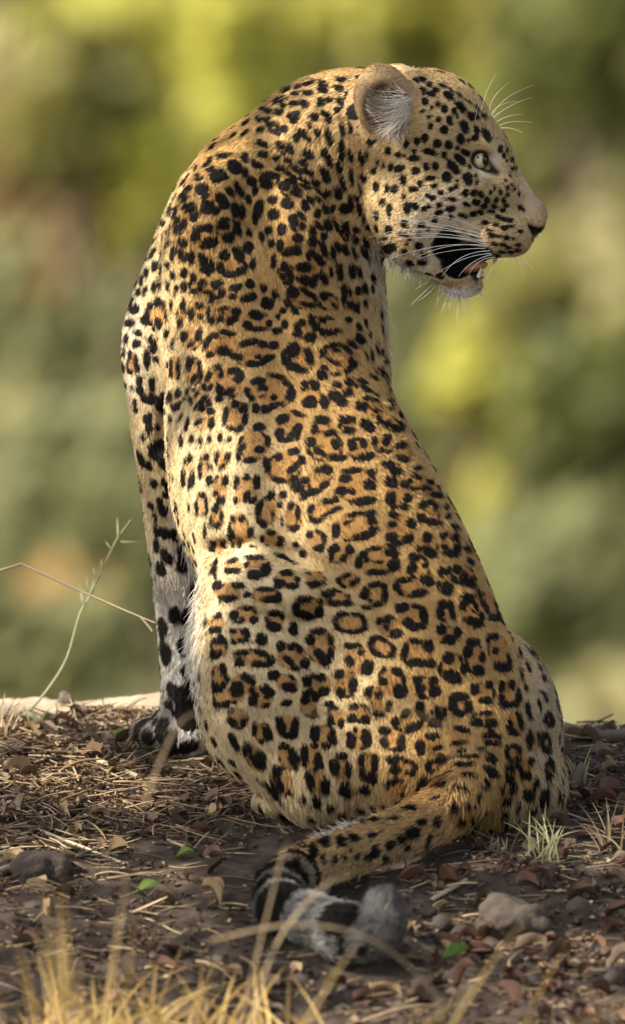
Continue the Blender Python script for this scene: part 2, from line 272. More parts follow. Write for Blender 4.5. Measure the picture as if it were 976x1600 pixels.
MARKS = '''325 253 18 11 -50;303 262 15 10 -50;350 243 27 9 -10;367 261 25 20 40;341 275 27 20 -30;330 264 17 9 -25;313 279 15 7 -15;316 295 23 17 -25;309 273 10 6 0;345 310 20 17 50;350 318 15 17 0;325 324 22 22 0;337 328 20 12 -20;374 297 27 11 55;359 299 20 11 50;393 283 15 17 -45;399 297 10 15 20;383 270 9 15 0;383 246 12 16 0;401 257 22 11 25;368 328 14 22 -10;378 331 10 25 -5;388 310 9 17 -10;404 326 15 32 15;299 324 20 15 -40;303 339 15 11 -30;289 307 17 11 -40;296 294 12 9 -20;287 285 20 7 -50;273 331 9 21 20;278 344 9 15 20;284 355 17 10 -30;275 358 9 15 0;305 368 14 22 20;314 358 20 10 -20;326 356 15 15 0;328 379 26 18 -5;348 352 21 15 10;356 371 20 15 10;371 358 12 20 -15;389 363 9 15 -10;388 386 17 20 20;398 345 9 22 -5;286 380 15 15 0;283 398 10 20 0;299 401 11 27 5;318 407 12 22 -10;328 414 12 27 -15;320 422 17 12 20;351 398 17 17 20;372 397 16 27 -25;347 419 12 22 -20;359 428 27 12 5;377 424 20 12 -25;395 414 11 20 0;270 393 7 30 5;243 415 11 20 15;238 395 22 6 -50;254 393 7 12 0;261 414 9 12 0;229 427 7 16 5;222 409 7 12 15;251 422 5 22 0;270 430 9 15 0;287 427 12 17 0;303 433 11 15 0;288 447 10 17 0;241 449 11 22 0;249 445 7 20 0;314 446 10 27 15;303 455 15 10 0;337 444 17 11 0;368 449 21 12 -15;391 443 15 16 0;412 449 11 15 -15;212 438 9 22 15;254 349 7 12 20;244 355 7 15 20;234 368 6 11 10;238 377 17 5 -55;262 377 6 15 5;256 368 5 15 20;264 355 6 20 5;264 328 5 17 20;275 309 6 15 25;271 294 12 7 -40;227 390 10 7 -30;221 438 5 17 5;227 454 7 15 15;217 456 7 10 0;262 447 7 22 0;275 452 6 15 5;437 227 17 12 30;453 235 17 12 40;411 224 17 10 20;411 241 20 11 15;482 241 20 15 40;506 237 12 12 20;514 250 9 20 -15;432 247 12 10 0;449 250 15 6 15;474 254 18 10 10;463 265 22 10 30;442 265 25 6 35;453 273 27 6 40;421 274 30 12 10;417 288 21 15 0;444 291 20 15 20;463 295 22 7 30;460 302 15 9 10;481 268 17 9 25;476 284 20 7 30;493 286 15 10 30;476 291 20 7 30;500 302 20 7 40;512 301 10 11 0;426 312 17 14 -25;449 317 21 17 0;428 334 20 18 0;477 322 12 22 -25;485 312 15 7 50;496 312 15 7 50;508 327 10 16 -20;496 333 12 15 0;470 337 17 9 45;459 345 15 21 -20;472 353 11 14 0;420 360 14 15 0;440 359 15 20 0;423 380 12 16 0;409 369 9 17 -10;465 372 17 14 0;438 384 12 20 0;455 392 30 14 -10;489 360 10 17 -20;498 353 20 9 40;506 369 12 12 0;487 379 12 14 -20;495 402 37 12 45;506 392 25 9 65;513 352 12 20 -30;520 397 9 30 -10;527 386 9 22 -25;427 408 9 22 0;444 417 15 15 0;453 429 12 22 -20;442 431 12 10 0;475 417 27 15 0;481 440 32 15 25;490 438 10 15 0;506 436 12 27 -25;517 424 7 16 0;530 424 10 30 -10;550 424 12 25 0;561 424 7 20 -10;554 396 7 22 -15;570 397 7 25 -25;538 390 10 17 -20;528 301 11 22 -15;548 316 7 27 -10;536 286 7 27 -20;549 277 7 30 -10;567 278 10 12 -25;530 262 11 20 -20;508 273 12 27 -25;535 237 9 34 -5;548 243 7 20 -15;564 248 6 20 -15;573 243 5 10 0;557 309 7 10 0;561 326 6 25 -10;568 344 7 17 -15;540 323 7 12 0;562 293 5 17 -10;538 370 10 15 -30;556 375 9 17 -25;541 356 6 22 -25;525 353 7 25 -20;557 360 10 12 -30;572 380 7 20 -25;570 449 10 17 -10;559 454 10 15 0;538 451 10 17 0;546 456 7 15 0;582 449 6 15 0;583 434 6 17 -15;210 483 17 15 -30;244 474 27 12 -20;255 477 9 17 10;203 504 15 12 -10;227 501 14 16 0;246 506 16 20 10;259 494 7 17 0;216 520 14 11 0;213 536 15 12 -10;240 530 16 14 0;230 560 12 34 0;244 546 7 17 0;202 560 6 15 10;212 565 7 20 0;203 580 10 10 0;218 595 11 18 10;238 601 10 23 0;229 623 20 14 30;260 522 9 15 10;270 536 7 25 15;191 573 9 20 -10;198 530 7 20 -5;194 600 7 15 -10;206 605 6 12 0;211 629 7 12 0;234 649 7 12 -20;235 669 14 11 0;194 549 7 15 0;205 470 7 17 20;267 482 5 30 0;286 479 11 17 -10;281 503 7 20 15;299 490 9 22 5;313 477 15 10 -15;314 494 10 11 0;326 484 7 15 0;330 500 12 12 0;345 498 11 11 0;348 482 21 9 -15;369 487 16 15 20;363 499 20 11 -10;330 461 10 15 -10;347 458 11 17 10;337 465 15 7 0;388 465 30 15 -15;364 463 15 10 0;401 492 26 15 10;387 508 15 15 30;404 514 32 9 5;289 525 9 22 25;310 522 11 25 20;298 538 17 7 -35;325 533 10 32 30;337 524 10 10 0;357 520 30 10 10;348 546 20 15 -20;329 554 15 10 -30;387 535 30 12 -20;410 537 15 12 0;369 557 27 12 10;394 568 27 11 5;403 557 12 7 0;267 576 7 32 0;278 572 7 32 0;296 570 10 27 20;312 573 7 22 0;305 590 20 9 -55;325 589 22 10 -60;341 573 12 11 0;345 588 6 10 0;361 580 15 12 0;374 590 22 15 -65;359 611 22 11 -30;344 610 15 20 -20;342 623 15 10 0;328 605 15 9 -60;265 621 11 20 10;278 613 10 17 15;277 634 20 9 -60;293 612 7 22 15;313 629 30 10 -45;307 616 12 6 -50;299 629 6 10 0;266 654 5 12 0;283 651 17 6 -60;292 661 7 25 10;310 659 17 10 -45;329 642 12 11 0;330 663 10 22 10;352 651 11 30 10;368 632 12 12 0;377 640 10 10 0;383 656 10 20 10;373 670 20 11 -40;398 596 17 11 -10;387 611 10 12 0;393 622 10 10 0;411 607 20 10 -15;400 638 12 16 0;414 639 15 15 -20;405 667 22 14 -5;418 474 20 20 10;430 460 12 15 -20;458 456 20 17 40;480 457 27 9 35;482 476 39 9 10;506 463 12 15 -20;520 476 20 6 55;449 474 12 15 -30;442 485 12 12 0;461 484 12 20 -20;486 495 15 10 20;503 499 15 10 15;516 497 15 7 25;434 494 10 10 0;445 506 11 17 0;420 506 11 11 0;433 517 17 12 0;471 504 12 12 30;465 516 12 27 -20;484 527 20 17 20;493 511 15 12 30;513 519 32 11 5;516 540 34 9 -15;504 551 12 15 30;520 564 32 9 30;548 574 32 11 -35;541 544 30 9 45;525 547 12 7 10;548 563 9 10 0;427 540 16 15 0;418 560 27 12 -25;457 546 22 25 10;447 564 15 15 0;482 556 14 30 -20;463 575 37 15 15;507 574 15 9 20;503 586 18 15 25;524 584 16 7 5;432 588 30 11 15;448 599 15 12 30;453 617 17 22 10;425 635 37 11 -25;428 621 12 10 0;476 602 14 16 0;492 602 15 17 -20;485 628 22 21 10;506 629 14 25 -15;528 623 34 18 40;527 601 15 11 10;545 597 17 12 40;543 612 15 12 0;565 595 20 10 20;572 607 32 9 30;589 617 12 7 20;565 635 22 16 15;586 642 14 11 10;575 622 20 9 15;609 638 10 7 10;572 664 32 17 40;540 655 25 15 5;545 672 20 12 5;607 664 37 11 25;620 669 20 12 10;504 656 27 14 5;491 670 11 17 0;518 675 15 10 0;442 654 25 16 -20;468 647 22 11 15;464 671 15 22 30;437 675 12 10 0;549 477 27 12 25;538 462 9 30 0;571 474 6 15 -10;544 499 14 10 10;561 510 10 16 -20;562 529 20 15 35;571 505 6 15 -15;578 522 7 11 -10;582 558 7 27 -10;573 556 7 15 -20;589 546 6 22 -10;602 564 5 17 0;597 583 6 20 -15;608 607 6 17 0;583 588 15 7 40;550 538 22 10 35;589 578 6 12 0;300 686 9 15 0;314 688 9 14 0;327 685 9 15 0;344 683 9 15 0;359 685 10 11 0;283 688 6 27 5;378 699 22 9 -50;373 713 10 17 0;390 719 27 10 -5;418 690 10 20 10;407 702 17 12 0;438 681 12 20 0;451 686 22 11 -15;340 710 9 14 0;354 714 7 17 0;348 728 12 7 -20;331 729 6 12 0;322 714 9 15 10;313 740 7 16 0;314 719 5 15 10;328 750 12 17 0;290 719 7 15 10;301 717 5 15 0;299 752 10 25 5;287 741 5 30 0;352 751 11 18 0;370 752 9 18 0;386 744 9 10 0;402 753 12 25 0;385 776 11 20 20;368 782 9 14 0;338 771 9 12 0;349 780 9 15 0;337 795 9 15 0;346 806 7 22 0;338 820 20 7 0;329 812 4 17 0;315 773 12 11 0;322 785 7 20 0;308 798 5 20 0;295 793 5 20 0;364 810 10 14 0;378 810 12 12 0;362 833 11 18 0;392 830 11 22 10;374 849 10 17 0;333 851 9 21 0;347 849 7 17 0;365 852 7 12 0;320 830 6 25 0;405 794 11 25 10;412 819 12 11 -10;426 805 5 15 10;423 773 12 15 0;442 772 12 14 0;437 788 9 12 20;410 842 9 12 0;423 833 10 10 0;438 844 12 15 0;397 854 15 6 10;435 714 12 16 0;417 729 11 27 -10;437 750 27 10 10;459 705 22 12 -10;459 730 32 11 -35;471 719 12 17 0;461 758 20 15 -50;475 751 15 12 -25;475 773 12 14 0;454 790 10 15 20;465 803 7 27 0;459 825 20 12 -10;440 815 6 15 0;461 851 10 11 0;472 865 12 15 0;257 753 12 17 0;251 788 11 22 -10;272 800 11 20 -15;258 833 14 22 -10;277 837 15 22 0;245 853 12 25 -5;258 864 12 22 -15;285 881 20 27 0;242 808 6 27 -10;252 889 15 25 -10;485 690 17 17 0;499 706 27 11 30;526 715 32 12 5;524 694 15 20 -20;501 697 9 7 0;549 694 15 21 -15;568 693 12 15 0;571 714 32 15 -10;584 689 12 15 0;603 687 15 20 20;595 703 17 11 0;627 695 17 12 0;626 715 25 11 15;608 726 20 15 10;617 735 22 12 15;502 732 32 11 -10;514 735 12 15 0;507 757 20 12 -35;487 769 37 12 -15;550 735 37 10 -5;539 748 20 12 0;579 737 17 11 0;577 757 21 18 0;534 767 21 15 0;550 768 11 12 0;567 783 42 15 -5;609 753 22 20 20;610 776 17 25 0;636 778 15 17 10;630 791 20 11 5;649 744 20 10 30;632 756 15 12 20;647 762 25 9 8;651 731 17 9 5;671 753 12 9 20;681 773 30 9 10;669 763 15 10 10;508 783 18 10 -5;486 796 11 20 20;514 801 42 10 -25;492 813 22 10 0;550 804 22 9 -15;580 801 20 10 0;580 815 17 11 0;525 829 14 25 0;541 817 22 7 -20;568 837 42 14 -12;583 827 15 12 0;614 804 20 10 10;612 819 17 11 0;610 838 20 15 0;641 818 17 15 30;636 842 20 17 -20;622 848 20 10 0;659 788 14 15 0;670 784 22 10 5;680 791 7 12 0;657 808 14 15 0;673 815 34 11 8;483 835 12 12 0;505 840 10 22 -10;497 856 20 11 -10;524 858 20 10 -20;546 858 15 15 -30;517 870 9 17 10;536 871 17 10 -40;667 839 17 17 10;671 863 27 16 30;588 856 25 9 -10;610 863 25 14 0;568 865 15 12 -30;647 870 20 15 0;691 837 14 11 0;694 854 12 10 30;729 857 10 17 -30;710 839 14 14 20;704 865 27 12 0;712 855 10 15 0;560 881 14 17 0;572 875 9 9 0;589 894 37 10 0;614 883 20 20 0;644 886 16 17 0;664 882 12 12 0;667 907 25 17 20;690 893 15 18 0;697 919 20 23 10;713 889 15 15 0;729 909 30 15 20;724 897 10 10 0;631 907 27 10 -5;619 916 12 15 0;626 926 12 12 0;654 927 27 15 -15;587 913 27 10 -10;570 924 15 15 -30;600 926 9 17 0;731 932 22 12 0;749 929 7 20 -15;734 877 15 9 40;552 910 17 12 -30;700 806 12 10 20;696 792 7 10 0;710 823 17 7 40;364 876 20 9 -15;396 871 32 10 0;364 892 27 11 -5;415 888 18 15 -15;398 899 25 16 10;335 888 9 20 10;340 915 17 14 -30;371 914 22 10 5;355 934 32 11 0;386 929 14 9 0;414 920 32 7 0;423 936 32 12 0;435 932 10 15 0;446 895 22 10 0;438 910 20 10 20;457 915 22 11 0;477 895 12 7 10;494 911 30 10 0;473 936 27 12 -10;462 948 14 20 0;477 961 32 12 20;498 956 15 20 0;388 950 22 9 0;366 962 15 17 0;396 968 14 12 0;377 967 10 7 0;429 958 27 10 0;428 979 27 15 15;458 982 15 23 0;335 984 20 10 -15;323 973 7 11 0;338 963 7 6 0;364 986 12 10 0;382 986 12 11 0;380 1001 25 6 5;408 998 18 20 0;343 1001 25 10 -5;339 1022 21 14 -30;354 1007 6 12 0;376 1020 25 11 -5;410 1021 27 9 20;375 1034 17 15 0;401 1037 17 11 0;423 1032 12 15 30;438 1010 15 16 0;455 1011 11 12 0;468 1015 11 14 0;452 1033 27 11 40;476 1036 15 17 0;497 986 27 12 0;484 999 17 17 20;517 1000 12 17 0;499 1022 20 15 45;509 1032 20 17 -20;517 1020 12 20 0;349 1044 12 20 -15;340 1074 18 17 0;387 1060 25 15 20;371 1074 21 22 0;428 1055 22 16 -10;450 1073 22 15 10;457 1059 17 6 40;418 1076 17 12 40;398 1085 15 10 0;501 1058 17 15 10;479 1064 15 17 0;506 1080 17 17 0;479 1084 17 10 0;447 873 39 7 25;509 929 22 10 25;520 942 22 10 15;541 899 17 10 -20;529 907 12 11 0;569 931 17 12 20;600 931 11 27 0;588 945 27 9 -10;573 949 25 7 20;o 546 973 57 34 5;o 596 1011 49 31 30;537 942 27 10 5;543 931 12 7 20;592 969 12 11 0;605 968 11 14 0;618 990 20 17 -20;603 980 20 9 50;628 949 25 17 -10;662 963 12 34 -10;637 973 20 17 30;655 978 25 12 0;650 947 17 9 15;694 944 27 15 5;687 958 15 20 0;706 958 10 25 -15;689 983 17 20 -20;701 998 22 15 0;714 988 12 17 0;632 1017 12 34 10;647 1001 22 12 0;669 1009 17 22 0;650 1035 37 12 5;671 1036 20 17 0;700 1028 22 20 20;706 1057 32 22 20;545 1009 20 12 10;564 1019 12 12 30;546 1032 22 15 40;573 1043 20 27 20;530 1053 18 17 0;533 1083 16 20 0;551 1071 16 27 10;600 1046 9 14 0;620 1049 22 14 30;598 1065 16 15 0;625 1079 23 25 0;652 1062 17 15 0;656 1076 17 17 0;677 1064 15 17 0;678 1080 20 20 -20;576 1081 15 17 20;591 1086 15 12 30;710 1091 20 15 0;731 938 27 12 0;721 948 12 15 0;741 950 12 15 -10;739 971 37 15 20;758 949 9 25 -20;771 965 22 12 5;769 994 22 12 -5;762 1000 9 12 0;773 1016 12 12 0;784 1042 30 17 5;794 1032 7 22 -5;737 1003 22 15 0;730 1018 15 22 0;753 1026 11 20 0;747 1047 22 17 20;723 1045 12 22 5;763 1069 14 14 0;741 1078 14 20 0;757 1094 23 12 5;718 1088 30 17 0;707 1101 15 27 0;731 1104 15 22 0;717 1114 27 10 0;783 1071 12 15 0;798 1068 12 15 0;783 1091 11 17 0;795 1101 34 12 0;809 1090 10 17 0;758 1114 27 9 0;793 961 6 17 -35;805 976 6 20 -35;817 993 5 17 -30;800 996 5 20 -30;812 1018 6 22 -25;825 1042 6 22 -20;820 1072 7 20 -15;815 1057 5 30 -10;849 1059 6 15 -20;847 1082 12 6 20;852 1091 6 15 -20;830 1018 5 15 -25;842 1042 5 15 -25;371 1080 20 20 10;395 1093 15 23 10;418 1081 27 15 30;416 1101 12 7 0;354 1100 15 15 0;446 1098 20 11 0;477 1093 15 17 10;486 1118 22 7 0;492 1090 12 15 -10;338 1102 9 15 -20;364 1129 22 11 35;380 1129 9 20 0;398 1138 10 21 5;418 1146 15 27 -25;439 1135 14 32 -12;460 1136 14 32 10;450 1149 20 10 0;366 1161 12 34 -30;387 1168 12 20 -25;406 1188 15 32 -25;398 1190 7 30 -35;445 1166 20 10 20;457 1186 11 39 -15;433 1203 15 22 -30;438 1225 12 32 -30;452 1237 15 12 20;423 1235 7 54 -45;492 1146 17 27 0;509 1165 15 15 0;519 1154 15 25 -20;516 1124 12 20 0;532 1130 12 17 0;476 1176 12 30 -5;497 1188 14 28 -10;484 1218 14 32 -15;508 1227 15 27 -5;494 1252 15 22 0;524 1200 14 30 0;534 1181 20 12 0;548 1159 17 27 0;555 1140 10 10 0;573 1156 17 27 0;571 1144 15 12 0;550 1123 15 15 0;571 1124 16 17 -10;591 1115 21 12 0;633 1114 17 15 0;617 1128 16 16 0;645 1136 32 15 -15;657 1129 10 12 0;679 1130 22 15 0;686 1119 12 22 -15;600 1141 22 15 0;600 1160 15 20 -20;627 1161 15 28 -5;673 1151 20 14 20;657 1168 17 27 -5;682 1168 22 10 -10;544 1204 12 30 0;564 1188 12 22 0;585 1193 11 34 0;566 1208 12 20 -10;581 1215 20 22 0;612 1188 21 15 0;618 1203 20 17 0;640 1190 22 10 10;649 1198 10 17 0;640 1206 17 11 -20;618 1220 30 10 -10;570 1234 20 16 0;539 1237 22 15 25;682 1188 37 10 -15;670 1193 12 17 20;689 1193 25 7 -30;660 1225 15 32 20;689 1213 34 7 -25;687 1222 37 7 -15;719 1139 27 10 10;716 1160 34 9 -5;682 1246 25 7 0;515 1100 17 11 0;552 1104 17 11 0;656 1106 16 25 0;682 1111 10 20 -10;608 1100 10 12 0;744 1129 22 15 0;766 1129 22 14 0;794 1132 12 27 -5;812 1127 10 27 -10;800 1143 20 12 0;768 1148 27 11 5;769 1161 27 10 10;757 1151 7 15 0;o 800 1176 25 30 0;750 1170 17 7 0;729 1181 39 7 0;721 1172 22 7 -10;725 1194 37 10 0;731 1210 32 9 5;768 1181 27 7 35;766 1188 22 9 35;766 1203 30 9 30;768 1210 22 10 30;761 1225 20 10 55;753 1230 15 7 40;719 1230 30 10 10;747 1242 15 17 0;812 1203 9 30 -15;822 1210 9 15 10;828 1188 10 14 10;o 794 1208 15 32 -10;827 1156 10 32 0;825 1112 9 32 -8;o 857 1124 14 27 0;o 852 1161 18 37 -5;o 857 1201 16 37 0;837 1222 10 17 0;825 1242 17 22 10;849 1247 16 34 5;828 1268 17 15 0;798 1235 10 25 0;783 1235 7 22 -10;762 1268 12 15 0;709 1260 15 22 0;734 1257 22 12 0;721 1279 17 15 0;741 1277 12 15 0;505 136 16 18 0;533 124 16 8 10;531 138 12 10 0;481 145 16 7 0;462 146 10 7 -20;437 156 23 7 -20;476 163 14 11 0;501 159 12 14 0;515 156 10 8 0;542 154 7 18 10;532 160 10 16 -25;526 171 10 10 0;437 175 14 10 0;459 181 23 14 0;491 183 12 14 0;514 184 10 18 -20;485 195 8 12 -15;497 208 12 14 -30;505 175 7 8 0;476 210 27 11 35;464 215 12 12 20;514 213 10 27 -15;407 202 12 10 0;o 428 199 18 18 0;444 201 13 12 0;417 172 16 8 20;417 185 12 8 -20;404 185 9 10 0;534 201 8 27 -10;547 197 6 23 -10;550 182 8 18 -20;443 166 10 8 -20;458 161 12 6 0;490 127 10 7 -10;478 131 18 6 -15;466 135 12 6 -20;449 139 12 5 -25;560 174 12 27 -15;633 130 14 8 40;648 127 11 12 0;628 114 20 8 15;660 124 10 8 0;671 132 9 9 0;655 141 23 8 -12;655 149 14 4 -10;674 147 18 8 20;682 141 11 9 10;701 150 19 10 40;664 158 11 11 0;650 166 8 9 -30;660 174 11 7 0;685 162 7 11 0;674 168 5 9 10;694 170 11 13 0;720 167 23 10 50;709 174 6 9 0;714 183 5 8 0;685 187 10 10 0;703 189 9 14 -10;673 197 8 12 15;670 183 5 9 30;694 202 12 12 0;725 198 20 12 60;736 183 16 9 55;744 183 12 6 40;744 202 7 14 -10;743 216 12 9 0;719 217 19 12 60;732 220 5 6 0;664 215 11 12 0;651 220 8 14 0;635 225 8 13 10;683 224 12 13 0;701 226 12 13 0;714 230 5 6 0;673 238 25 10 15;694 242 9 9 0;647 237 7 9 0;647 247 17 9 0;622 241 10 9 0;606 235 7 11 0;631 243 4 4 0;719 250 22 11 45;728 239 16 7 35;708 261 25 12 50;667 261 10 13 0;680 260 11 14 15;649 267 13 12 30;624 263 17 9 -20;610 261 8 14 10;599 259 5 9 0;590 254 7 8 0;584 266 8 12 0;630 281 10 16 0;673 278 18 8 -10;698 277 14 15 0;731 279 15 20 -10;656 286 9 11 0;679 290 10 8 0;646 295 13 8 0;744 285 5 9 15;743 274 4 8 0;734 261 6 7 0;714 282 4 5 0;713 292 8 7 0;705 296 9 7 0;588 292 11 16 0;616 294 11 14 10;604 294 6 10 0;760 211 12 23 -30;691 134 10 5 35;703 139 10 4 40;717 148 10 4 45;732 159 10 4 45;746 170 10 4 45;756 182 10 5 50;711 159 4 6 0;597 315 8 12 0;608 330 9 23 5;630 307 6 9 10;636 325 10 20 5;648 322 12 12 0;663 326 11 10 0;670 323 7 7 0;676 310 11 10 -20;688 301 10 7 0;667 305 5 7 0;707 311 15 7 5;704 326 15 9 -15;727 301 10 12 20;740 301 10 11 15;752 303 9 10 15;766 300 6 10 10;744 316 12 9 15;729 320 14 7 20;761 312 8 8 0;756 322 9 7 0;739 334 10 8 0;750 332 9 8 0;722 336 14 8 10;686 320 7 7 0;685 332 14 7 -20;704 339 8 6 0;678 345 8 7 0;632 350 12 14 0;659 352 12 10 0;607 358 12 12 -20;670 358 7 6 0;629 366 16 6 0;608 388 27 15 -15;655 384 12 10 0;632 393 11 8 10;661 398 10 7 10;660 410 17 9 5;640 410 12 8 35;642 374 8 5 0;636 381 6 6 0;600 373 10 6 -30;654 365 8 8 0;781 232 7 11 10;792 237 5 8 0;787 244 5 7 0;772 295 5 8 0;775 312 7 9 15;772 323 8 8 20;787 313 7 8 0;793 305 5 7 0;791 321 7 6 0;781 300 6 11 0;789 282 4 6 0;793 293 5 6 0;785 329 8 6 0;777 339 10 5 5;787 343 11 6 5;798 345 6 6 0;812 324 6 8 -20;817 328 5 6 0;804 296 4 6 0;810 303 4 6 0;799 289 4 5 0;767 330 11 6 5;799 250 4 6 0;791 252 3 5 0;801 265 6 3 -20;796 275 3 4 0;806 263 3 4 0;775 351 12 6 10;787 356 12 6 5;798 354 10 5 5;769 368 12 6 15;779 370 11 6 10;791 372 12 7 5;802 373 11 6 0;812 362 10 6 0;773 382 11 6 10;785 383 12 6 10;796 387 11 5 5;807 382 11 5 0;786 394 11 5 5;797 394 10 5 0;775 399 10 5 10;808 391 9 5 -5;758 348 10 5 10;763 359 10 5 15;582 1305 21 14 -20;554 1310 24 17 0;533 1315 21 21 0;509 1315 21 21 0;491 1329 17 31 -10;505 1341 10 21 0;523 1343 12 21 0;537 1338 12 14 0;586 1329 21 21 0;610 1320 21 17 -20;626 1311 14 21 0;603 1341 14 14 0;575 1338 14 17 0;558 1339 10 17 0;645 1301 31 21 0;669 1315 10 38 20;474 1322 17 14 0;544 1292 28 9 -10;565 1285 28 9 -10;586 1282 21 10 -10;613 1280 24 10 0;464 1346 14 17 0;659 1284 21 14 0;683 1284 14 21 0;460 1318 14 10 0;593 1301 10 7 0;638 1322 14 14 0;547 1329 10 10 0'''
ROSETTES = '''335 317 44 42 -30;316 368 47 42 0;352 358 32 39 0;282 353 25 30 0;284 390 20 42 0;323 412 25 37 -20;363 417 52 37 0;298 333 27 32 -30;341 275 30 25 -30;337 451 37 27 0;309 446 32 32 0;372 336 25 30 0;447 270 37 20 35;421 280 32 32 0;454 296 44 27 20;464 348 30 27 20;497 360 34 34 35;453 384 44 42 0;496 396 44 37 45;479 429 39 44 0;447 427 32 37 -10;444 231 34 22 30;245 489 37 49 0;207 568 20 39 0;283 492 15 47 5;307 487 32 34 0;337 462 32 27 0;337 493 30 27 0;362 492 34 30 0;401 501 49 34 5;300 530 37 37 -30;344 537 59 44 -25;394 552 69 47 -10;273 574 22 42 0;303 580 30 52 5;332 590 27 49 30;361 597 49 54 -40;273 622 25 32 0;312 622 32 42 -35;320 654 34 42 10;368 649 39 54 10;401 607 44 34 -15;471 467 54 34 25;513 472 37 30 30;465 560 57 47 15;530 558 69 44 25;432 612 61 64 -20;485 616 37 47 0;476 516 39 39 20;508 514 47 25 10;545 605 30 32 0;454 661 49 44 -20;577 634 47 32 25;607 661 49 27 25;504 666 39 32 0;543 664 30 32 0;548 472 30 37 0;397 696 57 54 -35;449 677 44 37 0;444 729 69 54 -25;320 724 17 37 0;294 736 22 54 0;348 720 27 32 0;344 763 25 47 0;385 766 42 47 0;340 808 25 37 0;316 788 22 42 0;373 827 37 59 0;417 798 42 52 10;424 842 37 27 0;459 808 30 47 0;469 758 34 37 -30;341 852 27 27 0;507 697 66 57 15;492 751 66 32 -25;558 759 69 64 0;507 797 59 32 -20;556 823 74 52 -12;494 844 32 37 0;531 863 42 37 -25;561 701 47 39 0;598 694 37 34 0;620 769 47 59 0;625 826 52 52 0;669 800 42 42 10;654 754 39 27 25;612 731 37 22 15;630 705 27 34 0;674 765 34 25 15;595 864 61 34 -5;667 851 37 37 30;702 850 34 44 0;654 887 39 47 -20;589 877 71 47 -5;723 899 39 37 25;638 916 57 37 5;585 924 42 37 -10;694 907 25 44 5;364 884 30 27 0;403 886 47 34 -5;356 925 47 32 0;415 930 49 27 0;447 907 44 30 10;492 904 37 27 0;481 950 52 42 20;381 961 47 30 0;429 970 32 34 0;374 994 32 27 0;339 974 27 30 0;342 1010 30 37 -20;396 1027 69 30 5;455 1025 54 47 25;501 1010 49 61 10;343 1059 27 47 -10;379 1069 42 37 0;499 1069 42 37 20;408 1081 37 25 0;447 1066 42 27 20;511 936 32 25 20;335 889 15 25 0;546 973 59 37 5;596 1011 52 33 30;524 934 52 27 10;608 979 44 37 30;645 964 57 47 20;652 1020 57 52 0;559 1030 49 54 35;540 1069 42 49 0;610 1064 49 54 20;666 1074 47 39 0;694 953 37 39 10;699 992 44 32 0;704 1042 42 54 15;583 1084 32 27 0;544 907 39 27 10;736 959 37 57 -15;764 946 27 54 -25;779 1020 39 66 -10;741 1028 37 64 -15;755 1082 39 37 0;795 1084 37 47 0;719 1101 37 39 0;408 1090 42 37 10;448 1135 39 42 0;482 1100 30 47 0;371 1122 37 37 30;409 1144 34 34 -20;398 1183 32 52 -30;450 1183 32 49 -25;440 1220 37 52 -30;507 1151 42 42 0;487 1183 37 47 -10;497 1222 37 42 0;530 1198 32 44 0;526 1119 37 30 0;369 1085 32 30 0;344 1085 25 39 0;574 1198 37 49 0;560 1155 42 39 0;613 1154 47 42 0;629 1198 52 34 10;643 1129 54 37 0;670 1162 47 37 0;682 1190 42 27 -20;677 1218 57 34 -20;719 1149 37 30 0;561 1114 39 32 0;684 1117 27 34 0;591 1107 39 27 0;620 1230 37 30 0;544 1235 32 27 0;756 1124 47 30 0;803 1131 34 42 0;768 1154 32 27 0;800 1176 27 32 0;817 1201 30 37 0;794 1208 17 34 0;827 1240 22 37 0;849 1247 18 37 0;832 1156 22 37 0;721 1272 49 39 0;852 1161 20 37 0;857 1124 15 30 0;857 1201 17 37 0;459 181 25 16 0;429 199 31 23 0'''
# ------------------------------------------------------------------ the coat: every spot placed on the body
def pic(V):
    f = 1 + V[:, 1] / DC
    return V[:, 0] / f + 488, 800 - (V[:, 2] - 500) / f
PX, PY = pic(V)
buf = np.full((330, 540), 1e9); bi = (PX / 3).astype(int); bj = (PY / 3).astype(int)
np.minimum.at(buf, (bi, bj), V[:, 1])
b2 = buf.copy()
for a in (-1, 0, 1):
    for b in (-1, 0, 1): b2 = np.minimum(b2, np.roll(np.roll(buf, a, 0), b, 1))
VIS = (V[:, 1] < b2[bi, bj] + 26) & (NV[:, 1] < 0.12)
SPOT = np.full(len(V), -40.)
vi = np.nonzero(VIS)[0]; vi = vi[np.argsort(PY[vi])]; vy = PY[vi]; vx = PX[vi]
for e in MARKS.split(';'):
    ring = e[0] == 'o'; x, y, w_, h_, ang = map(float, e.lstrip('o ').split())
    m = max(w_, h_); a, b = np.searchsorted(vy, (y - m - 22, y + m + 22))
    s = np.nonzero(np.abs(vx[a:b] - x) < m + 22)[0] + a
    if not len(s): continue
    c, sn = math.cos(math.radians(ang)), math.sin(math.radians(ang))
    dx, dy = vx[s] - x, vy[s] - y
    near = s[np.argmin(dx * dx + dy * dy)]
    w_, h_ = w_ + 1.2, h_ + 1.2
    u, v = (dx * c + dy * sn) / (w_ * .5), (-dx * sn + dy * c) / (h_ * .5)
    r = (np.abs(u) ** 2.4 + np.abs(v) ** 2.4) ** (1 / 2.4)
    g = (1 - r) * min(w_, h_) * .5
    if ring: g = np.minimum(g, 7.5 - g)
    far = np.linalg.norm(V[vi[s]] - V[vi[near]], axis=1) > 1.2 * m + 30
    g[far] = -40
    SPOT[vi[s]] = np.maximum(SPOT[vi[s]], g)
ROS = np.zeros(len(V)); RING = np.full(len(V), -40.); nr_ = np.random.default_rng(9)
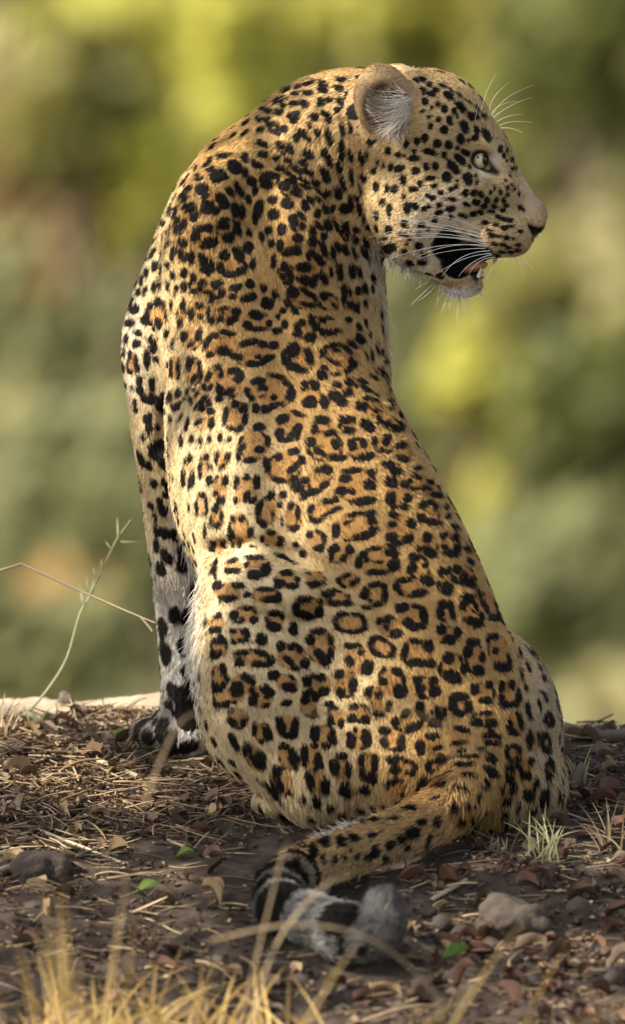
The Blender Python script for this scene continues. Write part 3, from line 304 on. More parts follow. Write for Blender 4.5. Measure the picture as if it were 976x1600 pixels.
for e in ROSETTES.split(';'):
    x, y, w_, h_, ang = map(float, e.split()); m = max(w_, h_); a, b = np.searchsorted(vy, (y - m, y + m))
    s = np.nonzero(np.abs(vx[a:b] - x) < m)[0] + a
    if not len(s): continue
    c, sn = math.cos(math.radians(ang)), math.sin(math.radians(ang)); dx, dy = vx[s] - x, vy[s] - y; near_ = s[np.argmin(dx * dx + dy * dy)]
    u, v = (dx * c + dy * sn) / (w_ * .5), (-dx * sn + dy * c) / (h_ * .5); r = (np.abs(u) ** 2.3 + np.abs(v) ** 2.3) ** (1 / 2.3)
    ok = np.linalg.norm(V[vi[s]] - V[vi[near_]], axis=1) < 1.2 * m + 20
    ROS[vi[s]] = np.maximum(ROS[vi[s]], np.where(ok, smoothstep(1.0, .78, r), 0))
    th = np.arctan2(v, u); ph = nr_.uniform(0, 6.28, 3)
    wob = 2.2 * np.sin(2 * th + ph[0]) + 1.8 * np.sin(3 * th + ph[1]) + 1.2 * np.sin(5 * th + ph[2])
    RING[vi[s]] = np.maximum(RING[vi[s]], np.where(ok, .7 + wob - np.abs(r - .80) * min(w_, h_) * .5, -40))
SPOT = np.maximum(SPOT, np.minimum(RING, 4))
# body regions, by the nearest limb
REG = dict(
    head=[(662, 215, HD, 100), (720, 240, HD, 70), (790, 330, HD, 45), (660, 330, HD, 100), (710, 430, HD, 30), (598, 155, HD - 80, 55), (622, 155, HD + 80, 55)],
    neck=[(560, 210, 145, 90), (500, 240, 172, 100), (535, 350, 175, 66), (525, 480, 195, 80), (520, 570, 190, 84)],
    torso=[(418, 338, 205, 142), (412, 450, 195, 172), (424, 580, 170, 172), (446, 690, 140, 184), (488, 800, 100, 200), (558, 920, 55, 192), (614, 1040, 15, 186), (660, 1140, 0, 178), (700, 1190, -75, 115)],
    fore=[(245, 640, 256, 48), (258, 700, 258, 44), (262, 790, 285, 38), (273, 900, 312, 35), (281, 1000, 332, 33), (286, 1080, 345, 34), (285, 1140, 352, 38), (238, 1142, 388, 42), (400, 720, 345, 56), (345, 880, 375, 40), (320, 1000, 395, 36), (318, 1140, 405, 46)],
    arm=[(318, 312, 190, 46), (284, 400, 225, 54), (240, 530, 252, 57), (242, 600, 255, 52)],
    thigh=[(444, 1032, -12, 140), (440, 1130, 0, 108), (500, 1215, -45, 78), (368, 918, 8, 56), (420, 1130, 20, 90), (440, 1235, 0, 50)],
    foot=[(436, 1258, 45, 40), (430, 1262, 100, 30)],
    haunch=[(738, 1152, 25, 150), (800, 1232, 0, 90), (760, 1262, -60, 70)],
    tail=[t_ for t_ in spline(TAIL[1:], 3)])
names = list(REG); RD = np.full((len(names), len(V)), 1e9)
for i, nme in enumerate(names):
    for x, y, d, r in REG[nme]: RD[i] = np.minimum(RD[i], np.linalg.norm(V - P(x, y, d), axis=1) - r)
RG = np.argmin(RD, 0)
def wreg(nme, soft=25.):         # soft membership
    i = names.index(nme); others = np.min(np.delete(RD, i, 0), 0)
    return smoothstep(-soft, soft, others - RD[i])
# direction the fur lies in: (x, y, d, dx, dy, dd), picture axes
FLOW = np.array([
    (845, 345, 130, -.6, -.8, 0), (800, 290, 100, -.8, -.6, 0), (750, 200, 110, -.8, -.6, 0), (680, 120, 130, -1, -.1, 0), (640, 200, 30, -1, .1, .2), (700, 300, 50, -1, .3, .1), (780, 370, 80, -1, .25, 0), (640, 350, 40, -1, .5, .2),
    (610, 390, 90, -.8, .7, .2), (715, 455, 130, -.5, .8, 0), (750, 330, 70, -1, .3, 0), (590, 250, 60, -.5, .8, .1), (680, 300, 220, -1, .3, 0), (790, 360, 180, -1, .2, 0),
    (560, 130, 120, -1, .15, 0), (480, 150, 150, -.9, .45, 0), (540, 250, 90, -.4, .9, 0), (580, 350, 150, -.1, 1, .1), (400, 200, 150, -.8, .6, -.1), (340, 270, 150, -.6, .8, -.1), (590, 480, 180, 0, 1, 0), (600, 580, 170, .1, 1, 0),
    (400, 330, 60, .1, 1, -.1), (300, 340, 120, -.35, .9, 0), (470, 400, 30, .25, 1, -.1), (550, 450, 100, .2, 1, 0), (430, 560, 10, .25, 1, -.1), (520, 600, 20, .45, .9, -.1), (300, 600, 100, -.1, 1, 0), (230, 500, 220, -.1, 1, 0), (210, 600, 240, .1, 1, 0),
    (350, 720, 20, 0, 1, -.05), (480, 750, -60, .3, 1, -.2), (600, 780, -30, .5, .9, -.2), (690, 800, 60, .5, .9, -.1), (290, 780, 120, .05, 1, 0), (560, 900, -120, .4, 1, -.2), (680, 950, -110, .45, .9, -.2), (750, 950, 20, .4, .9, 0), (700, 1080, -170, .25, 1, -.2),
    (260, 800, 260, .05, 1, 0), (275, 950, 300, 0, 1, 0), (285, 1090, 320, 0, 1, 0), (240, 1120, 380, -.8, .5, .1), (320, 1000, 380, 0, 1, 0),
    (340, 880, -40, .1, .8, -.2), (430, 880, -90, .6, .5, -.1), (310, 960, 0, -.25, 1, 0), (320, 1080, 0, -.1, 1, 0), (400, 980, -130, .4, .9, 0), (520, 1000, -130, .4, .9, 0), (420, 1100, -130, .1, 1, 0), (540, 1120, -140, .2, 1, 0), (380, 1190, -60, .4, .9, 0), (480, 1230, -110, .1, 1, 0),
    (650, 1150, -180, .1, 1, -.1), (830, 1060, 20, .3, 1, 0), (860, 1180, 0, .1, 1, 0), (790, 1200, -120, .1, 1, 0), (720, 1210, -190, -.2, 1, 0), (620, 1220, -160, -.3, 1, 0), (640, 1150, 200, 0, 1, 0), (450, 700, 330, 0, 1, 0)] +
    [(TAIL[i][0], TAIL[i][1], TAIL[i][2], *(np.subtract(TAIL[min(i + 1, 11)][:3], TAIL[max(i - 1, 0)][:3]))) for i in range(2, 12)], float)
fp = np.array([P(*r[:3]) for r in FLOW]); fd = FLOW[:, [3, 5, 4]] * (1, 1, -1); fd /= np.linalg.norm(fd, axis=1, keepdims=True)
def flow(pos, nrm):
    out = np.zeros_like(pos)
    for c, d in zip(fp, fd):
        out += (1 / (1 + ((pos - c) ** 2).sum(1) / 900.) ** 2)[:, None] * d
    out -= (out * nrm).sum(1, keepdims=True) * nrm
    return out / np.maximum(np.linalg.norm(out, axis=1, keepdims=True), 1e-9)
FL = flow(V, NV)
# the sides the photograph does not show, and what lies between the traced marks
SPEC = {  # region: (half length along the fur, half width, spacing, rosette?)
    'head': (7, 6, 19, 0), 'neck': (11, 6, 22, 0), 'torso': (23, 20, 54, 1), 'fore': (19, 13, 31, 0), 'arm': (12, 9, 25, 0),
    'thigh': (20, 18, 48, 1), 'foot': (5, 5, 26, 0), 'haunch': (17, 15, 40, 1), 'tail': (12, 11, 31, 0)}
r2 = np.random.default_rng(5)
cand = r2.permutation(len(V))[:16000]; acc = []; accp = np.zeros((0, 3)); accs = np.zeros(0)
for ci in cand:
    nme = names[RG[ci]]; L, W, S, ro = SPEC[nme]
    if VIS[ci] and nme in ('torso', 'thigh', 'haunch'): L, W, S, ro = (9, 7, 22, 0) if PX[ci] < 780 else (11, 5, 17, 0)
    if nme == 'head' and (PX[ci] > 770 or (PY[ci] < 215 and PX[ci] < 655)): continue
    if nme == 'tail' and (V[ci, 1] < -480): continue
    if ROS[ci] > .02: continue
    if SPOT[ci] > -(min(L, W) + (4 if VIS[ci] and (nme in ('torso', 'haunch', 'arm') or PY[ci] > 1170) else 6 if nme in ('neck', 'head', 'tail') else 11 if VIS[ci] else 6)): continue
    if len(accp) and (((accp - V[ci]) ** 2).sum(1) < ((accs + S) * .5) ** 2).any(): continue
    acc.append((ci, L, W, ro)); accp = np.vstack([accp, V[ci]]); accs = np.append(accs, S)
order = np.argsort(V[:, 2]); vz = V[order, 2]
def stamp(c, n, e1, L, W, ang):
    e2 = np.cross(n, e1); ca, sa = math.cos(ang), math.sin(ang)
    a1, a2 = e1 * ca + e2 * sa, e2 * ca - e1 * sa; m = max(L, W) + 22
    a, b = np.searchsorted(vz, (c[2] - m, c[2] + m)); s = order[a:b]
    q = V[s] - c; k = ((q ** 2).sum(1) < m * m) & (NV[s] @ n > .2); s = s[k]; q = q[k]
    r = np.hypot(q @ a1 / L, q @ a2 / W)
    SPOT[s] = np.maximum(SPOT[s], (1 - r) * min(L, W))
for ci, L, W, ro in acc:
    c, n, e1 = V[ci], NV[ci], FL[ci]; e2 = np.cross(n, e1)
    jit = r2.uniform(.8, 1.2)
    if not ro: stamp(c, n, e1, L * jit, W * jit, r2.normal(0, .25)); continue
    nb = r2.integers(3, 6); a0 = r2.uniform(0, 6.28)
    for k in range(nb):
        t = a0 + 6.283 * k / nb + r2.normal(0, .15)
        stamp(c + jit * (L * .8 * math.cos(t) * e1 + W * .8 * math.sin(t) * e2), n, e1, r2.uniform(.42, .62) * L, r2.uniform(.24, .34) * L, t + math.pi / 2)
# black rings of the tail, paw mottling with the shade there painted in, lips, eye rims
def near(x, y, d, r): return r - np.linalg.norm(V - P(x, y, d), axis=1)
tl = spline(TAIL, 6); tp = np.array([P(*t_[:3]) for t_ in tl]); tlen = np.concatenate([[0], np.cumsum(np.linalg.norm(np.diff(tp, axis=0), axis=1))])
it = names.index('tail'); tv = np.nonzero(RD[it] < 14)[0]
ts = tlen[np.argmin(((V[tv][:, None] - tp[None]) ** 2).sum(2), 1)] + 6 * vnoise(V[tv], 22)
TS = np.zeros(len(V)); TS[tv] = ts / tlen[-1]
f_ = TS[tv]
for a, b in ((.50, .535), (.565, .61), (.64, .675), (.70, .775), (.90, .915)):
    ctr = np.minimum(f_ - a, b - f_) * tlen[-1]
    SPOT[tv] = np.maximum(SPOT[tv], np.where(RG[tv] == it, np.clip(ctr, -20, 8), -40))
def surf_d2(x, y):
    s = vi[np.argmin((vx - x) ** 2 + (vy - y) ** 2)]; return V[s, 1]
def blot(x, y, d, r, amp=5):
    global SPOT
    SPOT = np.maximum(SPOT, np.where(NV[:, 1] < .4, np.clip(near(x, y, d, r) + amp * vnoise(V, 13), -40, 9), -40))
for b in ((222, 1132, 330, 9), (240, 1122, 330, 10), (252, 1150, 320, 11), (232, 1156, 330, 8), (270, 1150, 310, 14), (262, 1100, 320, 11), (256, 1060, 318, 9), (292, 1085, 318, 24), (300, 1050, 312, 20), (300, 1118, 318, 30), (325, 1130, 360, 30), (318, 1085, 372, 26), (290, 960, 300, 16), (298, 1010, 308, 18)): blot(*b)
[blot(x, y, surf_d2(x, y), r, 3) for x, y, r in ((218, 610, 8), (236, 625, 9), (212, 640, 7), (230, 655, 9), (246, 668, 8), (224, 682, 7), (238, 700, 9), (254, 640, 7), (232, 728, 9), (252, 722, 8), (240, 756, 9), (262, 770, 10), (236, 790, 8), (256, 800, 10), (246, 830, 10), (270, 835, 11), (286, 858, 11), (262, 872, 10))]; blot(528, 1432, -800, 33); blot(566, 1490, -830, 14)
SPOT = SPOT - .15 + .6 * wreg('head') - .2 * wreg('thigh') - 1.3 * wreg('tail') + .45 * smoothstep(520, 380, PY) * wreg('torso') + .8 * wreg('neck') + .5 * wreg('thigh') + .3 * wreg('arm') + 1.3 * vnoise(V, 6.5) + 1.0 * vnoise(V, 15)
blk = (SPOT > 0).astype(float)
def diffuse(f, n):
    deg = np.zeros(len(V))
    for i in range(4): deg += np.bincount(Q[:, i], minlength=len(V)) * 2
    for _ in range(n):
        a = np.zeros(len(V))
        for i in range(4):
            A, B = Q[:, i], Q[:, (i + 1) % 4]
            a += np.bincount(A, f[B], len(V)) + np.bincount(B, f[A], len(V))
        f = .15 * f + .85 * a / np.maximum(deg, 1)
    return f
kv = SPOT < -3.0; E = np.concatenate([Q[:, [i, (i + 1) % 4]] for i in range(4)]); E = E[kv[E[:, 0]] & kv[E[:, 1]]]
lab_ = np.arange(len(V))
for _ in range(60):              # pockets enclosed by a rosette
    m_ = np.minimum(lab_[E[:, 0]], lab_[E[:, 1]]); np.minimum.at(lab_, E[:, 0], m_); np.minimum.at(lab_, E[:, 1], m_); lab_ = lab_[lab_]
size_ = np.bincount(lab_, minlength=len(V))[lab_]
pocket = kv & (size_ < 150) & np.isin(RG, [names.index(q) for q in ('torso', 'thigh', 'haunch')])
INNER = np.clip(np.maximum(ROS, np.clip(diffuse((pocket & ~VIS).astype(float), 7) * 2.4, 0, 1)), 0, 1)
# ground colour of the coat
gold = np.array((.475, .30, .115)); pale = np.array((.63, .50, .29)); white = np.array((.84, .81, .76)); grey = np.array((.60, .56, .50)); tawny = np.array((.40, .21, .065)); ink = np.array((.0075, .0062, .0055))
SPINE = np.array([P(x, y, d) for x, y, d, _ in spline([(600, 120, 130, 0), (500, 130, 160, 0), (400, 250, 90, 0), (400, 380, 30, 0), (430, 480, 10, 0), (520, 600, 0, 0), (600, 750, -60, 0), (690, 900, -100, 0), (745, 1050, -140, 0), (730, 1200, -180, 0)], 3)])
ds = np.min(np.linalg.norm(V[:, None] - SPINE[None], axis=2), 1)
wpale = smoothstep(70, 250, ds + 14 * vnoise(V, 40))
COL = gold * (1 - wpale[:, None]) + pale * wpale[:, None]
def mix(c, wgt):
    global COL
    COL = COL * (1 - wgt[:, None]) + np.asarray(c) * wgt[:, None]
mix((.55, .39, .19), wreg('neck') * .6)
mix((.53, .39, .20), wreg('head', 30) * .85)
mix((.63, .51, .31), wreg('thigh') * smoothstep(620, 380, PX) * .8)
mix(white, smoothstep(326, 294, PX) * wreg('thigh') * .9)
mix(grey * .72, smoothstep(740, 980, PY) * wreg('fore')); mix(grey * .26, smoothstep(1040, 1110, PY) * wreg('fore'))  # grey foreleg; the darker paws have their shade painted into the coat
mix(white, smoothstep(690, 780, PY) * wreg('fore') * smoothstep(255, 300, PX) * .7)
mix(white, wreg('foot', 12))
mix((.70, .62, .50), wreg('arm') * smoothstep(255, 205, PX) * .5)
mix((.42, .33, .215), wreg('haunch') * smoothstep(760, 830, PX) * .9)
mix((.56, .35, .15), wreg('tail', 18) * .7)
mix(np.array((.17, .165, .16)) * (1 + .6 * vnoise(V, 11))[:, None], smoothstep(.46, .6, TS) * (TS > 0))
belly = smoothstep(.2, .8, NV[:, 1]) * smoothstep(600, 900, PY); mix(white, belly * wreg('torso') * .8)
# face
mix(white, smoothstep(-6, 10, near(718, 452, HD, 34)))
mix((.78, .70, .58), smoothstep(-10, 14, near(640, 415, HD, 70)) * .8)
mix((.80, .74, .62), smoothstep(-5, 6, near(772, 245, HD - 46, 15)) * .4)
mix((.80, .73, .60), smoothstep(-5, 5, near(752, 274, HD - 60, 12)) * .8)
mix((.76, .66, .50), smoothstep(-12, 14, near(690, 350, HD - 80, 60)) * .6)
mix((.80, .72, .58), smoothstep(-6, 8, near(790, 402, HD - 30, 24)) * .7)
mix((.50, .38, .24), smoothstep(-12, 14, near(812, 312, HD, 44)) * .75)
mix((.36, .29, .21), smoothstep(-6, 8, near(836, 326, HD, 26)) * .7)
mix((.95, .94, .92), smoothstep(-3, 5, near(716, 455, HD, 31)))  # white chin, painted extra bright to stand for the backlight
tw = INNER * .85 * (1 - .45 * smoothstep(330, 300, PX) * (PY > 600))
COL = COL * (1 - tw[:, None]) + tawny * tw[:, None]
COL *= (1 + .10 * vnoise(V, 30) + .06 * vnoise(V, 9))[:, None]
# ear: tan rim, hollow with its inner shade painted in
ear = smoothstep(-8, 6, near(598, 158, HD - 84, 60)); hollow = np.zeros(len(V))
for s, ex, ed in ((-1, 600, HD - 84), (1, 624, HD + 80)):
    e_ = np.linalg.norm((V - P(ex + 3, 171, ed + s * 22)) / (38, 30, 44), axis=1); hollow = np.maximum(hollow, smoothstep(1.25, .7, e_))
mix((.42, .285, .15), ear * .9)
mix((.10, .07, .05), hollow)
SPOT = np.where(ear > .5, -40, SPOT)
blot(556, 176, HD - 70, 15, 4); blot(562, 196, HD - 66, 11, 4)
SPOT = np.where(near(716, 454, HD, 44) > 0, -40, SPOT)
# skin: mouth lining, lips, nose leather, eye rim
skin = np.zeros(len(V))
inm = (np.minimum.reduce([np.maximum(0, np.hypot(PX - x, PY - y) - r) for x, y, r in ((697, 386, 21), (714, 408, 25), (738, 404, 24), (700, 372, 14), (752, 404, 18))]) < 3) & (V[:, 1] > HD - 90) & (V[:, 1] < HD + 60)
skin = np.maximum(skin, inm)
skin = np.maximum(skin, smoothstep(-3, 2, near(744, 444, HD - 16, 12)) * 0 + smoothstep(-2.5, 2, np.maximum.reduce([near(826, 357, HD - 26, 9), near(835, 364, HD - 24, 11), near(845, 362, HD - 14, 11), near(850, 350, HD - 4, 8)])))
skin = np.maximum(skin, smoothstep(-2, 1.5, np.maximum.reduce([near(749, 249, HD - 62, 16.5), near(758, 257, HD - 60, 13), near(766, 264, HD - 56, 9), near(774, 270, HD - 54, 6)])))
skin = np.maximum(skin, smoothstep(-2, 2, np.maximum.reduce([near(x, y, HD - 24, 8) for x, y in ((704, 436), (716, 440), (730, 438), (742, 432), (752, 426))]) + 2))
skin = diffuse(skin, 1)
COL = COL * (1 - skin[:, None]) + np.array((.016, .013, .013)) * skin[:, None]
# ------------------------------------------------------------------ materials of the animal
def newmat(name):
    m = bpy.data.materials.new(name); m.use_nodes = True
    return m, m.node_tree, m.node_tree.nodes['Principled BSDF']
def coatmat():
    m, t, b = newmat('coat')
    a = t.nodes.new('ShaderNodeAttribute'); a.attribute_name = 'coat'
    s = t.nodes.new('ShaderNodeAttribute'); s.attribute_name = 'spot'
    nz = t.nodes.new('ShaderNodeTexNoise'); nz.inputs['Scale'].default_value = 420; nz.inputs['Detail'].default_value = 2
    ad = t.nodes.new('ShaderNodeMath'); ad.operation = 'MULTIPLY_ADD'; ad.inputs[1].default_value = 3.; t.links.new(nz.outputs[0], ad.inputs[0]); t.links.new(s.outputs['Fac'], ad.inputs[2])
    mr = t.nodes.new('ShaderNodeMapRange'); mr.inputs['From Min'].default_value = .5; mr.inputs['From Max'].default_value = 3.
    t.links.new(ad.outputs[0], mr.inputs['Value'])
    mx = t.nodes.new('ShaderNodeMix'); mx.data_type = 'RGBA'; mx.inputs['B'].default_value = (*ink, 1)
    t.links.new(mr.outputs[0], mx.inputs['Factor']); t.links.new(a.outputs['Color'], mx.inputs['A']); t.links.new(mx.outputs['Result'], b.inputs['Base Color'])
    b.inputs['Roughness'].default_value = .75; b.inputs['Specular IOR Level'].default_value = .2
    return m
def hairmat(name='fur', rough=.6, spec=.10):
    m, t, b = newmat(name)
    a = t.nodes.new('ShaderNodeAttribute'); a.attribute_name = 'coat'
    t.links.new(a.outputs['Color'], b.inputs['Base Color'])
    b.inputs['Roughness'].default_value = rough; b.inputs['Specular IOR Level'].default_value = spec
    return m
def plain(name, col, rough=.6, spec=.4, sub=None, noise=None):
    m, t, b = newmat(name)
    b.inputs['Base Color'].default_value = (*col, 1); b.inputs['Roughness'].default_value = rough; b.inputs['Specular IOR Level'].default_value = spec
    if noise:
        sc_, amt = noise
        tc = t.nodes.new('ShaderNodeTexCoord'); nz = t.nodes.new('ShaderNodeTexNoise'); nz.inputs['Scale'].default_value = sc_; nz.inputs['Detail'].default_value = 6
        t.links.new(tc.outputs['Object'], nz.inputs['Vector'])
        cr = t.nodes.new('ShaderNodeValToRGB'); e = cr.color_ramp.elements
        e[0].position = .3; e[1].position = .7
        e[0].color = (*[c * (1 - amt) for c in col], 1); e[1].color = (*[min(1, c * (1 + amt)) for c in col], 1)
        t.links.new(nz.outputs[0], cr.inputs[0]); t.links.new(cr.outputs[0], b.inputs['Base Color'])
    return m
leo = bpy.data.objects.new('leopard', None); C.objects.link(leo)
tag(leo, 'spotted golden leopard sitting on the bare mound with its head turned and mouth open', 'leopard')
leo.location = tuple(P(560, 1290, 0) * K)
def adopt(o, p=leo):
    o.parent = p; o.matrix_parent_inverse = Matrix.Translation(-leo.location) if p is leo else Matrix.Identity(4)
    return o
body = mesh_np('body', V * K, Q, coatmat()); adopt(body)
at = body.data.attributes.new('coat', 'FLOAT_COLOR', 'POINT'); at.data.foreach_set('color', np.column_stack([COL, np.ones(len(V))]).astype(np.float32).ravel())
at = body.data.attributes.new('spot', 'FLOAT', 'POINT'); at.data.foreach_set('value', np.where(skin > .4, -40, SPOT).astype(np.float32))
# ------------------------------------------------------------------ fur
LEN = 6.8 + 1.5 * vnoise(V, 50)
def setlen(l, wgt):
    global LEN
    LEN = LEN * (1 - wgt) + l * wgt
setlen(5.2, wreg('head', 30)); setlen(8.5, wreg('neck') * .7); setlen(8, wreg('fore')); setlen(16, wreg('tail', 15)); setlen(14, smoothstep(.75, .95, TS)); setlen(17, smoothstep(345, 295, PX) * wreg('thigh'))
setlen(17, belly); setlen(2.8, smoothstep(-10, 25, near(815, 320, HD, 50))); setlen(3.2, smoothstep(-8, 10, near(760, 255, HD - 50, 36)))
setlen(7, smoothstep(-8, 10, near(714, 456, HD, 30))); setlen(9, smoothstep(-10, 30, near(620, 400, HD, 60)))
setlen(4, ear); setlen(20, wreg('fore') * smoothstep(280, 305, PX) * smoothstep(680, 740, PY) * smoothstep(980, 900, PY))
setlen(12, smoothstep(1150, 1260, PY) * (1 - wreg('tail')))
NH = 420000
tri = np.concatenate([Q[:, [0, 1, 2]], Q[:, [0, 2, 3]]])
ar = np.linalg.norm(np.cross(V[tri[:, 1]] - V[tri[:, 0]], V[tri[:, 2]] - V[tri[:, 0]]), axis=1) * .5
visw = np.where(VIS[tri[:, 0]], 1., .55) * np.where(RG[tri[:, 0]] == 0, 1.9, 1.) * np.where((skin > .3)[tri[:, 0]], 0, 1) * np.where((hollow > .6)[tri[:, 0]], .12, 1)
cdf = np.cumsum(ar * visw); print('area', cdf[-1])
ti = tri[np.searchsorted(cdf, rng.random(NH) * cdf[-1])]
u = rng.random((NH, 2)); fl_ = u.sum(1) > 1; u[fl_] = 1 - u[fl_]; bw = np.column_stack([1 - u.sum(1), u])
def samp(A): return (A[ti] * (bw[..., None] if A.ndim == 2 else bw)).sum(1)
hp, hn, hf, hl, hs, hc = samp(V), samp(NV), samp(FL), samp(LEN), samp(SPOT), samp(COL)
hl = hl * rng.uniform(.65, 1.25, NH); long_ = rng.random(NH) < .03; hl[long_] *= 1.6
lift = np.clip(rng.normal(.40, .13, NH), .12, .9)
clump = np.column_stack([vnoise(hp, 14 + 3 * i) for i in range(3)])
d = hf + lift[:, None] * hn + .12 * clump + rng.normal(0, .13, (NH, 3)); d /= np.linalg.norm(d, axis=1, keepdims=True)
blackm = smoothstep(-.9, 1.1, hs + rng.normal(0, .9, NH))
hd_ = samp(wreg('head', 30)); tick = rng.random(NH) < .05 + .09 * hd_
colh = hc * rng.uniform(.72, 1.26, NH)[:, None] * np.where(tick, rng.uniform(.15, .6, NH), 1)[:, None] * (1 + .12 * clump[:, :1])
colh = colh * (1 - blackm[:, None]) + ink * rng.uniform(.7, 2.2, NH)[:, None] * blackm[:, None]
def strands(name, root, pts, rad, col, mat, parent):
    """pts: (n, k, 3) in model units"""
    n, k = pts.shape[:2]
    cu = bpy.data.hair_curves.new(name); cu.add_curves([k] * n)
    cu.attributes['position'].data.foreach_set('vector', (pts * K).astype(np.float32).ravel())
    a = cu.attributes.get('radius') or cu.attributes.new('radius', 'FLOAT', 'POINT')
    a.data.foreach_set('value', (rad * K).astype(np.float32).ravel())
    a = cu.attributes.new('coat', 'FLOAT_COLOR', 'CURVE'); a.data.foreach_set('color', np.column_stack([np.clip(col, 0, 1), np.ones(n)]).astype(np.float32).ravel())
    cu.materials.append(mat); o = bpy.data.objects.new(name, cu); C.objects.link(o)
    return adopt(o, parent)
t_ = np.array([0, .33, .68, 1.0])
pts = (hp - .8 * hn - .42 * hl[:, None] * hf)[:, None] + hl[:, None, None] * (t_[None, :, None] * d[:, None] + (t_ ** 2)[None, :, None] * (.25 * hf - .16 * hn)[:, None])
rad = np.array([.52, .50, .38, .08])[None] * rng.uniform(.8, 1.15, NH)[:, None]
rad = rad * (.8 + .02 * hl[:, None])
fur = strands('fur', hp, pts, rad, colh, hairmat(), leo)
# long pale hair in the ears, bristles of the chin and brow
def tuft(name, n, src, dirs, ln, rad0, col, bend=(0, 0, -.25), jit=.25, parent=None):
    r = np.random.default_rng(len(name) * 7 + n); src = np.array([P(*s) for s in src]); dirs = np.array([(a, c, -b) for a, b, c in dirs], float)
    w_ = r.dirichlet(np.full(len(src), .7), n); p0 = w_ @ src + r.normal(0, 1.5, (n, 3)); dd = w_ @ dirs; dd /= np.linalg.norm(dd, axis=1, keepdims=True)
    dd += r.normal(0, jit, (n, 3)); L = ln * r.uniform(.5, 1.25, n)
    tt = np.linspace(0, 1, 6); bd = np.array(bend) + r.normal(0, .08, (n, 3))
    p_ = p0[:, None] + L[:, None, None] * (tt[None, :, None] * dd[:, None] + (tt ** 2)[None, :, None] * bd[:, None])
    rr = rad0 * np.array([1, 1, .9, .7, .45, .1])[None] * r.uniform(.7, 1.2, n)[:, None]
    return strands(name, p0, p_, rr, np.array(col)[None] * r.uniform(.6, 1.15, n)[:, None], fur.data.materials[0], parent or leo)
ed = HD - 84
tuft('ear_hair', 300, [(630, 138, ed - 32), (641, 158, ed - 36), (640, 180, ed - 36), (624, 198, ed - 32)], [(-1, .05, -.25), (-1, .3, -.3), (-.9, .6, -.3), (-.6, .8, -.25)], 38, .34, (.74, .69, .60), bend=(0, 0, .16), jit=.38)
tuft('ear_hair', 420, [(615, 128, ed - 22), (590, 128, ed - 18), (566, 150, ed - 18), (566, 180, ed - 18), (592, 204, ed - 24)], [(-.3, .9, -.5), (.1, 1, -.5), (.7, .5, -.5), (.8, .0, -.5), (.3, -.5, -.5)], 17, .36, (.34, .255, .175), jit=.40)
tuft('ear_hair', 150, [(596, 200, ed - 26), (618, 208, ed - 30), (640, 198, ed - 34)], [(-.3, .4, -.5), (.2, .6, -.4), (-.7, .1, -.5)], 17, .36, (.50, .44, .36), jit=.4)
tuft('ear_rim', 700, [(552, 170, ed - 16), (549, 140, ed - 16), (560, 112, ed - 14), (585, 99, ed - 14), (612, 106, ed - 18), (632, 126, ed - 24), (646, 152, ed - 30)], [(-.8, .5, -.3), (-1, 0, -.3), (-.8, -.6, -.3), (-.3, -1, -.3), (.3, -1, -.3), (.7, -.5, -.4), (.8, 0, -.4)], 7, .4, (.45, .33, .19), jit=.5)
tuft('tail_fringe', 260, [(480, 1322, -475), (520, 1304, -430), (570, 1288, -370), (620, 1272, -310)], [(-.7, -.6, 0), (-.7, -.5, 0), (-.8, -.4, 0), (-.8, -.3, 0)], 17, .45, (.78, .72, .62), jit=.35)
tuft('ear_hair', 120, [(566, 130, ed - 24), (572, 170, ed - 26)], [(.9, .3, -.3), (.8, .5, -.3)], 16, .45, (.35, .30, .26))
tuft('ear_hair', 90, [(636, 106, HD + 60), (650, 112, HD + 62)], [(-.2, -.3, -.5), (.2, -.3, -.5)], 8, .5, (.8, .76, .68))
tuft('chin_hair', 420, [(690, 446, HD - 10), (710, 458, HD - 16), (735, 454, HD - 14), (748, 444, HD - 6)], [(-.4, .8, -.1), (-.1, 1, -.15), (.2, .9, -.15), (.6, .8, 0)], 9, .5, (.93, .92, .89))  # white chin hair, its colour lightened for the backlight
tuft('chin_bristle', 26, [(684, 440, HD - 20), (712, 460, HD - 12), (744, 450, HD - 8)], [(-.4, 1, 0), (0, 1, 0), (.5, .9, 0)], 34, .5, (.85, .83, .78), bend=(0, 0, -.02), jit=.2)
tuft('throat_hair', 260, [(600, 404, HD - 40), (640, 408, HD - 30), (672, 424, HD - 24)], [(-.4, .8, 0), (-.3, .9, 0), (-.2, .9, 0)], 16, .45, (.72, .66, .56))
tuft('chest_hair', 240, [(592, 430, 150), (600, 500, 160), (606, 580, 170)], [(.6, .8, 0), (.5, .9, 0), (.3, 1, 0)], 18, .45, (.70, .60, .45))
tuft('thigh_fringe', 900, [(312, 900, 20), (299, 960, 15), (298, 1010, 15), (303, 1060, 20), (322, 1115, 25)], [(-.5, .7, .1), (-.5, .9, .2), (-.55, .8, .2), (-.4, .9, .2), (-.2, 1, .2)], 19, .55, (.86, .82, .74))
tuft('elbow_fringe', 500, [(262, 735, 225), (282, 780, 235), (296, 830, 240), (300, 880, 240)], [(.25, 1, -.1), (.3, 1, -.1), (.2, 1, -.1), (.1, 1, -.1)], 26, .5, (.80, .77, .72))
